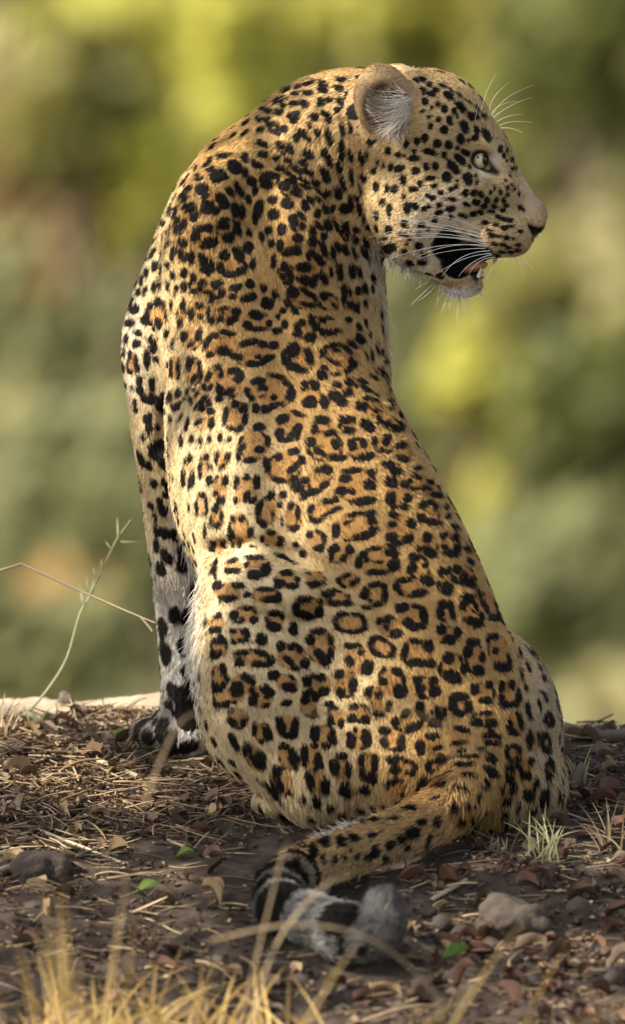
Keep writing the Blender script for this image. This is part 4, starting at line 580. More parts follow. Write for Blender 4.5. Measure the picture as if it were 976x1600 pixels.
# eye, tongue, teeth, whiskers
def uvsphere(r, nu=24, nv=14, sx=1, sy=1, sz=1, cap=math.pi):
    """unit pole along -Y"""
    v = []; f = []
    for i in range(nv + 1):
        a = cap * i / nv
        for j in range(nu):
            b = 6.28318 * j / nu; v.append((r * sx * math.sin(a) * math.cos(b), -r * sy * math.cos(a), r * sz * math.sin(a) * math.sin(b)))
    for i in range(nv):
        for j in range(nu): f.append((i * nu + j, (i + 1) * nu + j, (i + 1) * nu + (j + 1) % nu, i * nu + (j + 1) % nu))
    return np.array(v), np.array(f)
EYE = plain('amber_eye', (.72, .66, .38), .06, .6, noise=(900, .25)); BLK = plain('black_pupil', (.006, .006, .006), .08, .6)
def turned(v, f, loc, rot): return np.array([Matrix.Rotation(rot[1], 3, 'X') @ (Matrix.Rotation(rot[0], 3, 'Z') @ Vector(q)) for q in v]) + P(*loc)
for s in (-1, 1):
    loc = (750, 250, HD + s * 45)
    v, f = uvsphere(15.5, sx=.82); e = adopt(mesh_np('eye', turned(v, f, loc, (0, 0)) * K, f, BLK))
    v, f = uvsphere(15.8, 20, 4, sx=.82, cap=.15); a = (-.26, -.24) if s < 0 else (math.pi + .26, -.24)
    vi_, fi_ = uvsphere(15.65, 24, 6, sx=.82, cap=1.1); ir = mesh_np('iris', turned(vi_, fi_, loc, (-.10, -.02) if s < 0 else (math.pi + .10, -.02)) * K, fi_, EYE); ir.parent = e; ir.matrix_parent_inverse = Matrix.Identity(4)
    p_ = mesh_np('pupil', turned(v, f, loc, a) * K, f, BLK, smooth=True); p_.parent = e; p_.matrix_parent_inverse = Matrix.Identity(4)
TON = plain('tongue', (.50, .22, .14), .35, .5, noise=(500, .2)); TOO = plain('tooth', (.75, .68, .5), .25, .5)
v, f = uvsphere(1, 20, 12); v = v * (21, 15, 8); cA = math.radians(18)
v = np.column_stack([v[:, 0] * math.cos(cA) - v[:, 2] * math.sin(cA), v[:, 1], v[:, 0] * math.sin(cA) + v[:, 2] * math.cos(cA) - .004 * v[:, 0] ** 2]) + P(742, 417, HD - 2)
adopt(mesh_np('tongue', v * K, f, TON))
def cone(p0, p1, r0, n=8):
    p0, p1 = np.array(p0), np.array(p1); ax = p1 - p0; a = np.cross(ax, (0, 1, .2)); a /= np.linalg.norm(a); b = np.cross(ax, a); b /= np.linalg.norm(b); v = []
    for k, (t, r) in enumerate(((0, 1), (.5, .75), (1, .08))):
        for j in range(n): v.append(p0 + ax * t + r0 * r * (a * math.cos(6.283 * j / n) + b * math.sin(6.283 * j / n)) + np.array((0, 0, 0)))
    f = [(i * n + j, i * n + (j + 1) % n, (i + 1) * n + (j + 1) % n, (i + 1) * n + j) for i in range(2) for j in range(n)]
    return np.array(v), np.array(f)
for x0, y0, d0, x1, y1, d1, r in ((746, 434, HD - 20, 752, 417, HD - 20, 3.4), (752, 432, HD - 8, 755, 424, HD - 8, 2.6), (754, 432, HD, 757, 424, HD, 2.6), (752, 432, HD + 8, 755, 424, HD + 8, 2.6), (746, 434, HD + 20, 752, 414, HD + 20, 4.2), (776, 396, HD + 22, 770, 416, HD + 22, 4.5)):
    v, f = cone(P(x0, y0, d0), P(x1, y1, d1), r); adopt(mesh_np('tooth', v * K, f, TOO))
WH = plain('whisker', (.85, .83, .78), .3, .5)
def tube_np(pts, rad, n=5):
    pts = np.array(pts, float); k = len(pts); tg = np.gradient(pts, axis=0); tg /= np.maximum(np.linalg.norm(tg, axis=1, keepdims=True), 1e-9)
    up = np.where(np.abs(tg[:, 1:2]) > .9, np.array([[1., 0, 0]]), np.array([[0, 1., 0]])); a = np.cross(tg, up); a /= np.maximum(np.linalg.norm(a, axis=1, keepdims=True), 1e-9); b = np.cross(tg, a)
    rad = np.broadcast_to(rad, k); an = np.arange(n) * 6.28318 / n
    v = pts[:, None] + rad[:, None, None] * (np.cos(an)[None, :, None] * a[:, None] + np.sin(an)[None, :, None] * b[:, None])
    i = np.arange(k * n).reshape(k, n); f = np.stack([i[:-1], np.roll(i[:-1], -1, 1), np.roll(i[1:], -1, 1), i[1:]], -1).reshape(-1, 4)
    return v.reshape(-1, 3), f
def quadbez(a, b, c, n=10):
    t = np.linspace(0, 1, n)[:, None]; return (1 - t) ** 2 * np.array(a) + 2 * t * (1 - t) * np.array(b) + t * t * np.array(c)
# side whiskers: root on the near pad, bending point, tip (picture x, y)
for (x0, y0, x1, y1, x2, y2) in ((752, 366, 680, 345, 572, 336), (750, 372, 680, 348, 596, 346), (754, 372, 690, 352, 566, 332), (757, 377, 680, 356, 590, 370), (758, 378, 690, 366, 600, 366),
        (757, 382, 690, 360, 584, 380), (760, 386, 690, 372, 600, 408), (762, 384, 700, 376, 650, 402), (758, 388, 700, 388, 655, 404), (764, 392, 715, 392, 690, 432),
        (766, 396, 725, 398, 688, 424), (768, 398, 735, 404, 716, 432), (772, 402, 745, 402, 732, 428), (752, 360, 700, 330, 636, 338), (745, 368, 640, 346, 575, 372), (780, 404, 765, 418, 760, 436)):
    c = quadbez(P(x0, y0, HD - 74), P(x1, y1, HD - 120), P(x2, y2, HD - 150)); v, f = tube_np(c, np.linspace(.6, .18, 10)); adopt(mesh_np('whisker', v * K, f, WH))
for (x0, y0, x1, y1, x2, y2) in ((752, 172, 756, 145, 774, 116), (764, 178, 762, 152, 796, 128), (768, 182, 780, 150, 833, 133), (770, 184, 790, 165, 830, 152), (776, 190, 790, 180, 816, 178), (780, 196, 800, 186, 832, 192), (782, 200, 800, 198, 816, 208), (766, 180, 775, 160, 808, 158), (742, 215, 738, 190, 748, 160), (655, 338, 640, 362, 650, 396), (660, 338, 648, 366, 646, 400)):
    c = quadbez(P(x0, y0, HD - 46), P(x1, y1, HD - 70), P(x2, y2, HD - 76)); v, f = tube_np(c, np.linspace(.5, .15, 10)); adopt(mesh_np('whisker', v * K, f, WH))
for (x0, y0, x1, y1, x2, y2) in ((668, 440, 655, 448, 648, 452), (676, 444, 660, 458, 642, 476), (680, 446, 668, 462, 652, 470), (800, 400, 812, 412, 818, 430), (806, 398, 820, 408, 832, 420)):
    c = quadbez(P(x0, y0, HD - 20), P(x1, y1, HD - 30), P(x2, y2, HD - 36)); v, f = tube_np(c, np.linspace(.6, .18, 10)); adopt(mesh_np('whisker', v * K, f, WH))
print('fur', round(time.time() - T0, 1))
# ------------------------------------------------------------------ ground
def grow(a, b, step, far, g=1.22):
    core = list(np.arange(a, b + .1, step)); s = step; lo = [a]; hi = [b]
    while lo[-1] > -far: s *= g; lo.append(lo[-1] - s)
    s = step
    while hi[-1] < far: s *= g; hi.append(hi[-1] + s)
    return np.array(lo[:0:-1] + core + hi[1:])
gxs = grow(-620, 620, 6.5, 900000); gys = grow(-1250, 760, 7.5, 900000)
XX, YY = np.meshgrid(gxs, gys, indexing='ij')
flat = np.stack([XX.ravel(), YY.ravel(), np.zeros(XX.size)], 1)
ZZ = ground_h(XX, YY).ravel()
nearw = np.exp(-((XX.ravel() / 1500) ** 4)) * (YY.ravel() < 1100) * (YY.ravel() > -2600)
clod = np.clip(vnoise(flat, 46) + .5 * vnoise(flat, 22), 0, 2) ** 1.5
fgr = smoothstep(-100, -700, YY.ravel())
def gbump(p):
    c = np.clip(vnoise(p, 46) + .5 * vnoise(p, 22), 0, 2) ** 1.5
    return 5 * vnoise(p, 110) + c * (4 + 13 * smoothstep(-250, -800, p[:, 1])) + 2.2 * vnoise(p, 19) + 1.2 * vnoise(p, 9)
ZZ = ZZ + nearw * gbump(flat)
gv = np.column_stack([XX.ravel(), YY.ravel(), ZZ]); ii = np.arange(len(gv)).reshape(XX.shape)
gf = np.stack([ii[:-1, :-1], ii[1:, :-1], ii[1:, 1:], ii[:-1, 1:]], -1).reshape(-1, 4)
def gz(X, D):
    p = np.column_stack([np.atleast_1d(X), np.atleast_1d(D), np.zeros(np.size(X))]).astype(float); return ground_h(p[:, 0], p[:, 1]) + gbump(p)
def soilmat():
    m, t, b = newmat('soil'); N_ = t.nodes.new; tc = N_('ShaderNodeTexCoord')
    def noise(s, d, r=.6):
        n = N_('ShaderNodeTexNoise'); n.inputs['Scale'].default_value = s; n.inputs['Detail'].default_value = d; n.inputs['Roughness'].default_value = r; t.links.new(tc.outputs['Object'], n.inputs['Vector']); return n
    def ramp(src, stops):
        r = N_('ShaderNodeValToRGB'); el = r.color_ramp.elements
        while len(el) < len(stops): el.new(.5)
        for e_, (p, c) in zip(el, stops): e_.position = p; e_.color = (*c, 1)
        t.links.new(src, r.inputs[0]); return r
    a = ramp(noise(22, 8, .7).outputs[0], [(.3, (.024, .0185, .0155)), (.5, (.060, .045, .036)), (.72, (.14, .107, .084))])
    sep = N_('ShaderNodeSeparateXYZ'); t.links.new(tc.outputs['Object'], sep.inputs[0])
    # pale dry sand on the crest at the left, green plain beyond the mound
    def mrange(src, a_, b_):
        r = N_('ShaderNodeMapRange'); r.inputs['From Min'].default_value = a_; r.inputs['From Max'].default_value = b_; t.links.new(src, r.inputs['Value']); return r
    y = mrange(sep.outputs['Y'], .30, .46); x = mrange(sep.outputs['X'], -.1, -.22)
    mul = N_('ShaderNodeMath'); mul.operation = 'MULTIPLY'; t.links.new(y.outputs[0], mul.inputs[0]); t.links.new(x.outputs[0], mul.inputs[1])
    sand = ramp(noise(60, 6).outputs[0], [(.3, (.34, .26, .18)), (.7, (.62, .50, .37))])
    m1 = N_('ShaderNodeMix'); m1.data_type = 'RGBA'; t.links.new(mul.outputs[0], m1.inputs['Factor']); t.links.new(a.outputs[0], m1.inputs['A']); t.links.new(sand.outputs[0], m1.inputs['B'])
    gr = ramp(noise(.35, 5).outputs[0], [(.35, (.10, .115, .045)), (.55, (.19, .19, .085)), (.7, (.30, .26, .14))])
    fy = mrange(sep.outputs['Y'], 1.2, 3.); m2 = N_('ShaderNodeMix'); m2.data_type = 'RGBA'; t.links.new(fy.outputs[0], m2.inputs['Factor']); t.links.new(m1.outputs['Result'], m2.inputs['A']); t.links.new(gr.outputs[0], m2.inputs['B'])
    t.links.new(m2.outputs['Result'], b.inputs['Base Color']); b.inputs['Roughness'].default_value = .9; b.inputs['Specular IOR Level'].default_value = .15
    bp = N_('ShaderNodeBump'); bp.inputs['Strength'].default_value = .7; bp.inputs['Distance'].default_value = .004
    t.links.new(noise(260, 8, .7).outputs[0], bp.inputs['Height']); t.links.new(bp.outputs[0], b.inputs['Normal'])
    return m
ground = mesh_np('ground', gv * K, gf, soilmat()); tag(ground, kind='structure')
# ------------------------------------------------------------------ litter
def attrmat(name, col, var=.35, rough=.7, trans=0, scale=60):
    m, t, b = newmat(name); oi = t.nodes.new('ShaderNodeObjectInfo'); ge = t.nodes.new('ShaderNodeNewGeometry'); tc = t.nodes.new('ShaderNodeTexCoord')
    nz = t.nodes.new('ShaderNodeTexNoise'); nz.inputs['Scale'].default_value = scale; nz.inputs['Detail'].default_value = 4; t.links.new(tc.outputs['Object'], nz.inputs['Vector'])
    ad = t.nodes.new('ShaderNodeMath'); ad.operation = 'ADD'; t.links.new(ge.outputs['Random Per Island'], ad.inputs[0]); t.links.new(oi.outputs['Random'], ad.inputs[1])
    fr = t.nodes.new('ShaderNodeMath'); fr.operation = 'FRACT'; t.links.new(ad.outputs[0], fr.inputs[0])
    mixn = t.nodes.new('ShaderNodeMath'); mixn.operation = 'MULTIPLY_ADD'; mixn.inputs[1].default_value = .5; t.links.new(nz.outputs[0], mixn.inputs[0])
    hv = t.nodes.new('ShaderNodeMath'); hv.operation = 'MULTIPLY'; hv.inputs[1].default_value = .5; t.links.new(fr.outputs[0], hv.inputs[0]); t.links.new(hv.outputs[0], mixn.inputs[2])
    cr = t.nodes.new('ShaderNodeValToRGB'); el = cr.color_ramp.elements
    cols = col if isinstance(col[0], tuple) else [tuple(c * (1 - var) for c in col), col, tuple(min(1, c * (1 + var)) for c in col)]
    while len(el) < len(cols): el.new(.5)
    for i, c in enumerate(cols): el[i].position = .12 + .76 * i / (len(cols) - 1); el[i].color = (*c, 1)
    t.links.new(mixn.outputs[0], cr.inputs[0]); t.links.new(cr.outputs[0], b.inputs['Base Color']); b.inputs['Roughness'].default_value = rough; b.inputs['Specular IOR Level'].default_value = .3
    if trans:
        tr = t.nodes.new('ShaderNodeBsdfTranslucent'); ms = t.nodes.new('ShaderNodeMixShader'); ms.inputs[0].default_value = trans
        t.links.new(cr.outputs[0], tr.inputs['Color']); t.links.new(b.outputs[0], ms.inputs[1]); t.links.new(tr.outputs[0], ms.inputs[2])
        t.links.new(ms.outputs[0], t.nodes['Material Output'].inputs['Surface'])
    return m
STRAW = attrmat('straw', [(.13, .085, .045), (.30, .215, .12), (.58, .46, .29)], rough=.55)
PALE = attrmat('pale_straw', [(.36, .29, .18), (.52, .43, .28), (.68, .58, .40)], rough=.55)
GOLD = attrmat('golden_grass', [(.40, .24, .07), (.62, .42, .14), (.78, .60, .28)], rough=.5, trans=.35)
REDL = attrmat('red_dry_leaf', [(.06, .032, .022), (.125, .063, .042), (.24, .135, .09)], rough=.6)
BRNL = attrmat('brown_dry_leaf', [(.06, .04, .028), (.14, .095, .065), (.27, .195, .135)], rough=.6)
TANL = attrmat('tan_dry_leaf', [(.17, .11, .06), (.32, .22, .125), (.48, .36, .22)], rough=.6)
GRNL = attrmat('green_leaf', [(.10, .17, .03), (.22, .34, .07), (.34, .45, .13)], rough=.45, trans=.3)
TWIG = attrmat('twig_bark', [(.08, .06, .05), (.17, .13, .10), (.30, .25, .20)], rough=.8)
CLOD = attrmat('earth_clod', [(.045, .036, .032), (.095, .074, .062), (.17, .135, .11)], rough=.9, scale=45)
STON = attrmat('stone', [(.065, .052, .042), (.125, .10, .08), (.22, .18, .145)], rough=.9, scale=28)
for m_, s_, d_ in ((STON, 90, .012), (CLOD, 120, .012)):
    t_n = m_.node_tree; tc = t_n.nodes.new('ShaderNodeTexCoord'); nz = t_n.nodes.new('ShaderNodeTexNoise'); nz.inputs['Scale'].default_value = s_; nz.inputs['Detail'].default_value = 8; nz.inputs['Roughness'].default_value = .7
    bp = t_n.nodes.new('ShaderNodeBump'); bp.inputs['Distance'].default_value = d_; bp.inputs['Strength'].default_value = .8
    t_n.links.new(tc.outputs['Object'], nz.inputs['Vector']); t_n.links.new(nz.outputs[0], bp.inputs['Height']); t_n.links.new(bp.outputs[0], t_n.nodes['Principled BSDF'].inputs['Normal'])
lr = np.random.default_rng(21)
def leafmesh(L, W, curl, twist, tri_=False):
    n = 7; v = []; f = []
    for i in range(n + 1):
        t = i / n; hw = W * math.sin(math.pi * min(.995, t ** .8 + .02)) * (1 + .12 * math.sin(9 * t + twist * 7)) + .02 * W
        for j, s in enumerate((-1, -.45, 0, .45, 1)):
            z = curl * L * (s * s) * .35 * (1 if t < 1 else 0) + L * .25 * curl * math.sin(3.0 * t + twist) - (0.02 * L if s == 0 else 0) + L * .05 * math.sin(5 * t + s * 3 + twist * 4)
            v.append(((t - .5) * L, s * hw, z + twist * s * hw * (t - .5)))
    for i in range(n):
        for j in range(4): a = i * 5 + j; f.append((a, a + 1, a + 6, a + 5))
    return np.array(v), np.array(f)
def strawmesh(L, r, bend):
    t = np.linspace(0, 1, 7); p = np.column_stack([(t - .5) * L, bend * L * .35 * np.sin(t * 3.1), bend * L * .12 * np.sin(t * 5)])
    return tube_np(p, r * np.array([.8, 1, 1, 1, .95, .8, .4]), 4)
def place(v, loc, rot): 
    R = np.array(Matrix.Rotation(rot[2], 3, 'Z') @ Matrix.Rotation(rot[1], 3, 'Y') @ Matrix.Rotation(rot[0], 3, 'X')); return v @ R.T + loc
def spot_on_ground(x, d): 
    X = P(x, 0, d)[0]; return X, d, float(gz(X, d)[0])
def ydepth(y):                   # the depth at which bare ground shows at picture row y, near the middle
    dd = np.linspace(-1350, 640, 400); zz = ground_h(np.zeros(400), dd); yy = 800 - (zz - 500) / (1 + dd / DC); return float(np.interp(-y, -yy[::1], dd)) if yy[0] < yy[-1] else float(np.interp(y, yy[::-1], dd[::-1]))
def is_free(X, D):               # not beneath the leopard
    return np.min((np.hypot(V[::40, 0] - X, V[::40, 1] - D)) + np.where(V[::40, 2] - (25 + .245 * D) < 40, 0, 60)) > 10
protos = {}
def shared(key, v, f, mat):
    me = bpy.data.meshes.new(key); me.from_pydata([tuple(q) for q in v * K], [], [tuple(int(i) for i in q) for q in f]); me.materials.append(mat)
    for p_ in me.polygons: p_.use_smooth = True
    return me
def inst(name, me, loc, rot, sc_=1.0):
    o = bpy.data.objects.new(name, me); C.objects.link(o); o.location = tuple(np.array(loc) * K); o.rotation_euler = rot; o.scale = (sc_,) * 3; return o
# density of the litter over the ground: thick at the left and the right edge, thin in the trodden middle
def litter_p(x, d):
    y = 800 - (ground_h(np.array([x - 488.]), np.array([d]))[0] - 500)
    mid = math.exp(-((x - 430) / 230) ** 2 - ((d + 260) / 330) ** 2)
    return .9 - .8 * mid
def scatter(n, dlo=-1300, dhi=560, xlo=-40, xhi=1020):
    out = []
    while len(out) < n:
        x = lr.uniform(xlo, xhi); d = lr.uniform(dlo, dhi)
        if lr.random() > litter_p(x, d): continue
        X = P(x, 0, d)[0]
        if not is_free(X, d): continue
        out.append((x, d))
    return out
LANDMARKS = [('the big rock', 798, 1424), ('the grey tail tip', 600, 1440), ('the biggest dark clod', 68, 1362), ('the front paw', 235, 1150), ('the haunch', 860, 1290), ('the fallen branch', 930, 1155), ('the bend of the tail', 425, 1385), ('the small green leaf', 290, 1346),
    ('the bright green leaf', 712, 1500), ('the pale broken stick', 700, 1400), ('the long bent stalk', 128, 1328), ('the white hind foot', 415, 1250), ('the pale crest', 90, 1118), ('the bottom left corner', 20, 1590), ('the bottom right corner', 955, 1590), ('the tail root', 720, 1310), ('the broad flat straw', 190, 1208), ('the golden clump', 115, 1500), ('the thick pale stick', 22, 1360), ('the arching straw stem', 400, 1560)]
ORD = ['nearest', 'second nearest', 'third nearest', 'fourth nearest', 'fifth nearest', 'sixth nearest', 'seventh nearest', 'eighth nearest', 'ninth nearest', 'tenth nearest', 'eleventh nearest', 'twelfth nearest', 'thirteenth nearest', 'fourteenth nearest', 'fifteenth nearest', 'sixteenth nearest', 'seventeenth nearest', 'eighteenth nearest', 'nineteenth nearest', 'twentieth nearest']
def label_all(items, what):      # items: (object, X, D, Z): say which landmark each lies by
    by = {}
    for o, X, D, Z in items:
        px, py = pic(np.array([[X, D, Z]])); px, py = px[0], py[0]
        n_, lx, ly = min(LANDMARKS, key=lambda l: (l[1] - px) ** 2 + (l[2] - py) ** 2)
        dr = ('right of' if px > lx else 'left of') if abs(px - lx) > abs(py - ly) else ('below' if py > ly else 'above')
        by.setdefault((n_, dr), []).append((math.hypot(px - lx, py - ly), o))
    for (n_, dr), l in by.items():
        for k, (_, o) in enumerate(sorted(l, key=lambda q: q[0])): o['label'] = f'{what}, {ORD[k]} {dr} {n_}' if k < 20 else f'{what}, far {dr} {n_}'
def inview(X, D, Z):
    px, py = pic(np.array([[X, D, Z]])); return -8 < px[0] < 984 and py[0] < 1608
KIND = dict(
    red=(REDL, 'dry_leaf', 'curled reddish dry leaf', 'fallen leaf', 'reddish dry leaves in the litter'),
    brown=(BRNL, 'dry_leaf', 'dull grey brown dry leaf', 'fallen leaf', 'dull brown dry leaves in the litter'),
    tan=(TANL, 'dry_leaf', 'pale tan dry leaf', 'fallen leaf', 'pale tan dry leaves in the litter'))
for key, n in (('red', 150), ('brown', 150), ('tan', 60)):
    mat, nm, lab, cat, grp = KIND[key]; its = []
    mes = [shared(nm, *leafmesh(lr.uniform(26, 48), lr.uniform(6, 12), lr.uniform(.2, 1.2), lr.uniform(-1, 1)), mat) for _ in range(9)]
    for x, d in scatter(n):
        if key == 'red' and lr.random() < .5: x = lr.uniform(640, 1000); d = lr.uniform(-1250, 300)
        X, D, Z = spot_on_ground(x, d)
        if not is_free(X, D) or not inview(X, D, Z): continue
        its.append((tag(inst(nm, mes[lr.integers(9)], (X, D, Z + lr.uniform(2, 6)), (lr.normal(0, .45), lr.normal(0, .45), lr.uniform(0, 6.28)), lr.uniform(.7, 1.25)), None, cat, grp), X, D, Z))
    label_all(its, lab)
mes = [shared('straw_stalk', *strawmesh(lr.uniform(60, 140), lr.uniform(1.2, 2.5), lr.uniform(-.3, .3)), STRAW) for _ in range(14)]; its = []
for x, d in scatter(165, -1200, 600, -40, 470) + scatter(100):
    X, D, Z = spot_on_ground(x, d)
    if inview(X, D, Z): its.append((tag(inst('straw_stalk', mes[lr.integers(14)], (X, D, Z + lr.uniform(2, 12)), (lr.uniform(0, 6), lr.normal(0, .2), lr.normal(0, .9)), lr.uniform(.6, 1.2)), None, 'straw', 'straw stalks lying on the soil'), X, D, Z))
label_all(its, 'loose dry straw stalk')
# the finest litter, past counting
def mass(name, n, maker, mat, dl=(-1350, 620), zj=(0, 5), tilt=.3, xr=(-40, 1020), heading=None):
    vs, fs, k = [], [], 0
    for x, d in scatter(n, *dl, *xr):
        X, D, Z = spot_on_ground(x, d); v, f = maker()
        v = place(v, (X, D, Z + lr.uniform(*zj)), (lr.normal(0, tilt), lr.normal(0, tilt), lr.uniform(0, 6.28) if heading is None else lr.normal(0, heading))); vs.append(v); fs.append(f + k); k += len(v)
    return tag(mesh_np(name, np.vstack(vs) * K, np.vstack(fs), mat), kind='stuff')
def chip(): 
    L, W = lr.uniform(5, 15), lr.uniform(2, 6); v, f = leafmesh(L, W, lr.uniform(.1, 1), lr.uniform(-1, 1)); return v, f
mass('leaf_litter', 2600, chip, BRNL); mass('leaf_litter', 1700, chip, REDL); mass('leaf_litter', 1000, chip, TANL); mass('twig_litter', 500, lambda: strawmesh(lr.uniform(25, 80), lr.uniform(.7, 1.8), lr.uniform(-.3, .3)), TWIG, dl=(-300, 620), zj=(0, 10), tilt=.2); mass('leaf_litter', 2000, chip, BRNL, dl=(-200, 620), xr=(-40, 420)); mass('leaf_litter', 900, chip, REDL, dl=(-200, 620), xr=(-40, 420)); mass('leaf_litter', 600, chip, TANL, dl=(0, 620), xr=(-40, 420))
mass('straw_litter', 1000, lambda: strawmesh(lr.uniform(14, 70), lr.uniform(.5, 1.2), lr.uniform(-.25, .25)), STRAW, tilt=.15, heading=.9); mass('straw_litter', 420, lambda: strawmesh(lr.uniform(25, 90), lr.uniform(.7, 1.5), lr.uniform(-.25, .25)), STRAW, dl=(-250, 620), xr=(-40, 400), zj=(0, 14), tilt=.25, heading=.9)
def lump(r, sq=.65, seed=0, n=2):
    bm = bmesh.new(); bmesh.ops.create_icosphere(bm, subdivisions=n, radius=1); v = np.array([q.co[:] for q in bm.verts]); f = np.array([[q.index for q in fc.verts] for fc in bm.faces]); bm.free()
    o = np.array([seed * 7.3, seed * 3.1, seed * 5.7]); s = 1 + .30 * vnoise(v + o + 20, .8) + .16 * vnoise(v + o + 20, .35) + .09 * vnoise(v + o + 20, .15)
    v = v * s[:, None] * r; v[:, 2] *= sq; return v, f
mass('gravel', 900, lambda: lump(lr.uniform(1, 3), .7, lr.integers(99), 1), CLOD, zj=(-.5, 1.5))
mes = [shared('earth_clod', *lump(1, .7, s, 2), CLOD) for s in range(8)]
its = []
for x, d in scatter(44, -1300, -450):
    X, D, Z = spot_on_ground(x, d); r = lr.uniform(7, 20)
    if inview(X, D, Z): its.append((tag(inst('earth_clod', mes[lr.integers(8)], (X, D, Z - r * .12), (lr.uniform(-.4, .4), lr.uniform(-.4, .4), lr.uniform(0, 6)), r), None, 'clod', 'small dark clods in the foreground'), X, D, Z))
label_all(its, 'small dark crumbly clod')
def at_row(x, y):                # where the picture ray through (x, y) meets the ground
    for d in np.arange(-1500, 700, 2.):
        q = P(x, y, d)
        if q[2] <= ground_h(q[0], d): return q[0], d, float(gz(q[0], d)[0])
    return q[0], d, float(gz(q[0], d)[0])
X, D, Z = at_row(800, 1462); v, f = lump(60, .70, 14, 4); v *= (1, .85, 1)
tag(mesh_np('rock', place(v, (X, D, Z + 22), (0, .1, .3)) * K, f, STON), 'large rounded grey brown rock lying right of the tail tip', 'rock')
X, D, Z = at_row(68, 1372); v, f = lump(48, .62, 5, 4)
tag(mesh_np('earth_clod', place(v, (X, D, Z + 10), (0, 0, .6)) * K, f, CLOD), 'biggest dark clod of earth at the left edge of the mound', 'clod')
X, D, Z = at_row(104, 1094); v, f = lump(14, .95, 8, 3)
tag(mesh_np('pebble', place(v, (X, D, Z + 6), (0, .3, 0)) * K, f, STON), 'small dark stone standing on the pale crest at the left', 'stone')
for x, y, r, s in ((668, 1430, 15, 3), (690, 1445, 17, 6), (712, 1360, 13, 9)):
    X, D, Z = at_row(x, y); v, f = lump(r, .8, s, 3); tag(mesh_np('earth_clod', place(v, (X, D, Z + 3), (0, 0, s)) * K, f, CLOD), {3: 'small dark clod just right of the grey tail tip', 6: 'small dark clod touching the left of the big rock', 9: 'small dark clod behind the big rock'}[s], 'clod')
# a fallen branch beyond the haunch
c = [P(860, 1152, 470), P(905, 1153, 466), P(950, 1160, 458), P(1010, 1168, 450), P(1080, 1172, 440)]
c = [np.array((q[0], q[1], max(q[2], float(gz(q[0], q[1])[0]) + 6))) for q in c]
v, f = tube_np(spline([(*q,) for q in c], 5), 12, 10); v += 1.6 * np.column_stack([vnoise(v, 12), vnoise(v + 50, 12), vnoise(v + 90, 12)])
tag(mesh_np('fallen_branch', v * K, f, TWIG), 'grey fallen branch lying on the ground behind the haunch', 'branch')
# pale stick by the rock, twigs
for x, y, k_ in ((195, 1172, 'reddish'), (262, 1186, 'pale tan'), (330, 1184, 'dark brown')):
    X, D, Z = at_row(x, y); v, f = leafmesh(46, 10, .8, .5); tag(mesh_np('dry_leaf', place(v, (X, D, Z + 6), (.3, -.2, x * .02)) * K, f, {'reddish': REDL, 'pale tan': TANL, 'dark brown': BRNL}[k_]), f'large {k_} dry leaf lying right in front of the front paws', 'fallen leaf')
for (xa, ya, xb, yb, r, lab) in ((672, 1412, 728, 1386, 4, 'pale broken stick lying between the tail and the rock'), (60, 1300, 195, 1355, 2.6, 'long pale bent stalk lying across the soil at the left'), (-10, 1372, 60, 1345, 7, 'thick pale stick at the left edge beside the big clod'), (150, 1195, 228, 1222, 4.5, 'broad pale flat straw lying below the front paw'), (262, 1318, 296, 1334, 2.5, 'short white straw lying near the small green leaf')):
    a, b = np.array(at_row(xa, ya)), np.array(at_row(xb, yb)); m_ = (a + b) / 2 + (0, 0, 5); a[2] += 5; b[2] += 5
    v, f = tube_np(quadbez(a, m_, b, 8), r * np.array([.8, 1, 1, 1, 1, .95, .9, .7]), 7)
    tag(mesh_np('dry_stick', v * K, f, PALE if r < 5 else TWIG), lab, 'stick')
for x, y, L, W, az, lab in ((712, 1500, 52, 11, .55, 'bright green leaf in the foreground below the rock'), (290, 1346, 30, 11, -.3, 'small green leaf lying on the bare soil at the left'), (190, 1160, 34, 9, .9, 'yellowish green leaf standing beside the front paw'), (232, 1395, 40, 9, .3, 'greenish leaf lying among dark clods left of the tail')):
    X, D, Z = at_row(x, y); v, f = leafmesh(L, W, .5, .4); tag(mesh_np('green_leaf', place(v, (X, D, Z + 9), (.5, -.45, az)) * K, f, GRNL), lab, 'leaf')
# ------------------------------------------------------------------ standing stalks and grass
def blade(p0, p1, p2, w_, n=9, rise=.5):
    """a grass blade: folded ribbon along a curve, widths in model units"""
    c = quadbez(p0, p1, p2, n); tg = np.gradient(c, axis=0); tg /= np.linalg.norm(tg, axis=1, keepdims=True); sd = np.cross(tg, (0.25, 1, .1)); sd /= np.maximum(np.linalg.norm(sd, axis=1, keepdims=True), 1e-6)
    up = np.cross(sd, tg); wd = w_ * np.sin(np.linspace(.75, 3.1, n))[:, None]; v = np.stack([c - sd * wd, c + up * wd * .45, c + sd * wd], 1).reshape(-1, 3); f = []
    for i in range(n - 1):
        for j in range(2): a = i * 3 + j; f.append((a, a + 1, a + 4, a + 3))
    return v, np.array(f)
def joined(parts):
    vs, fs, k = [], [], 0
    for v, f in parts: vs.append(v); fs.append(f + k); k += len(v)
    return np.vstack(vs), np.vstack(fs)
def root_thing(name, lab, cat, base, group=None):
    o = bpy.data.objects.new(name, None); C.objects.link(o); o.location = tuple(np.array(base) * K); tag(o, lab, cat, group); return o
def child(name, root, v, f, mat):
    o = mesh_np(name, v * K, f, mat); o.parent = root; o.matrix_parent_inverse = Matrix.Translation(-root.location); return o
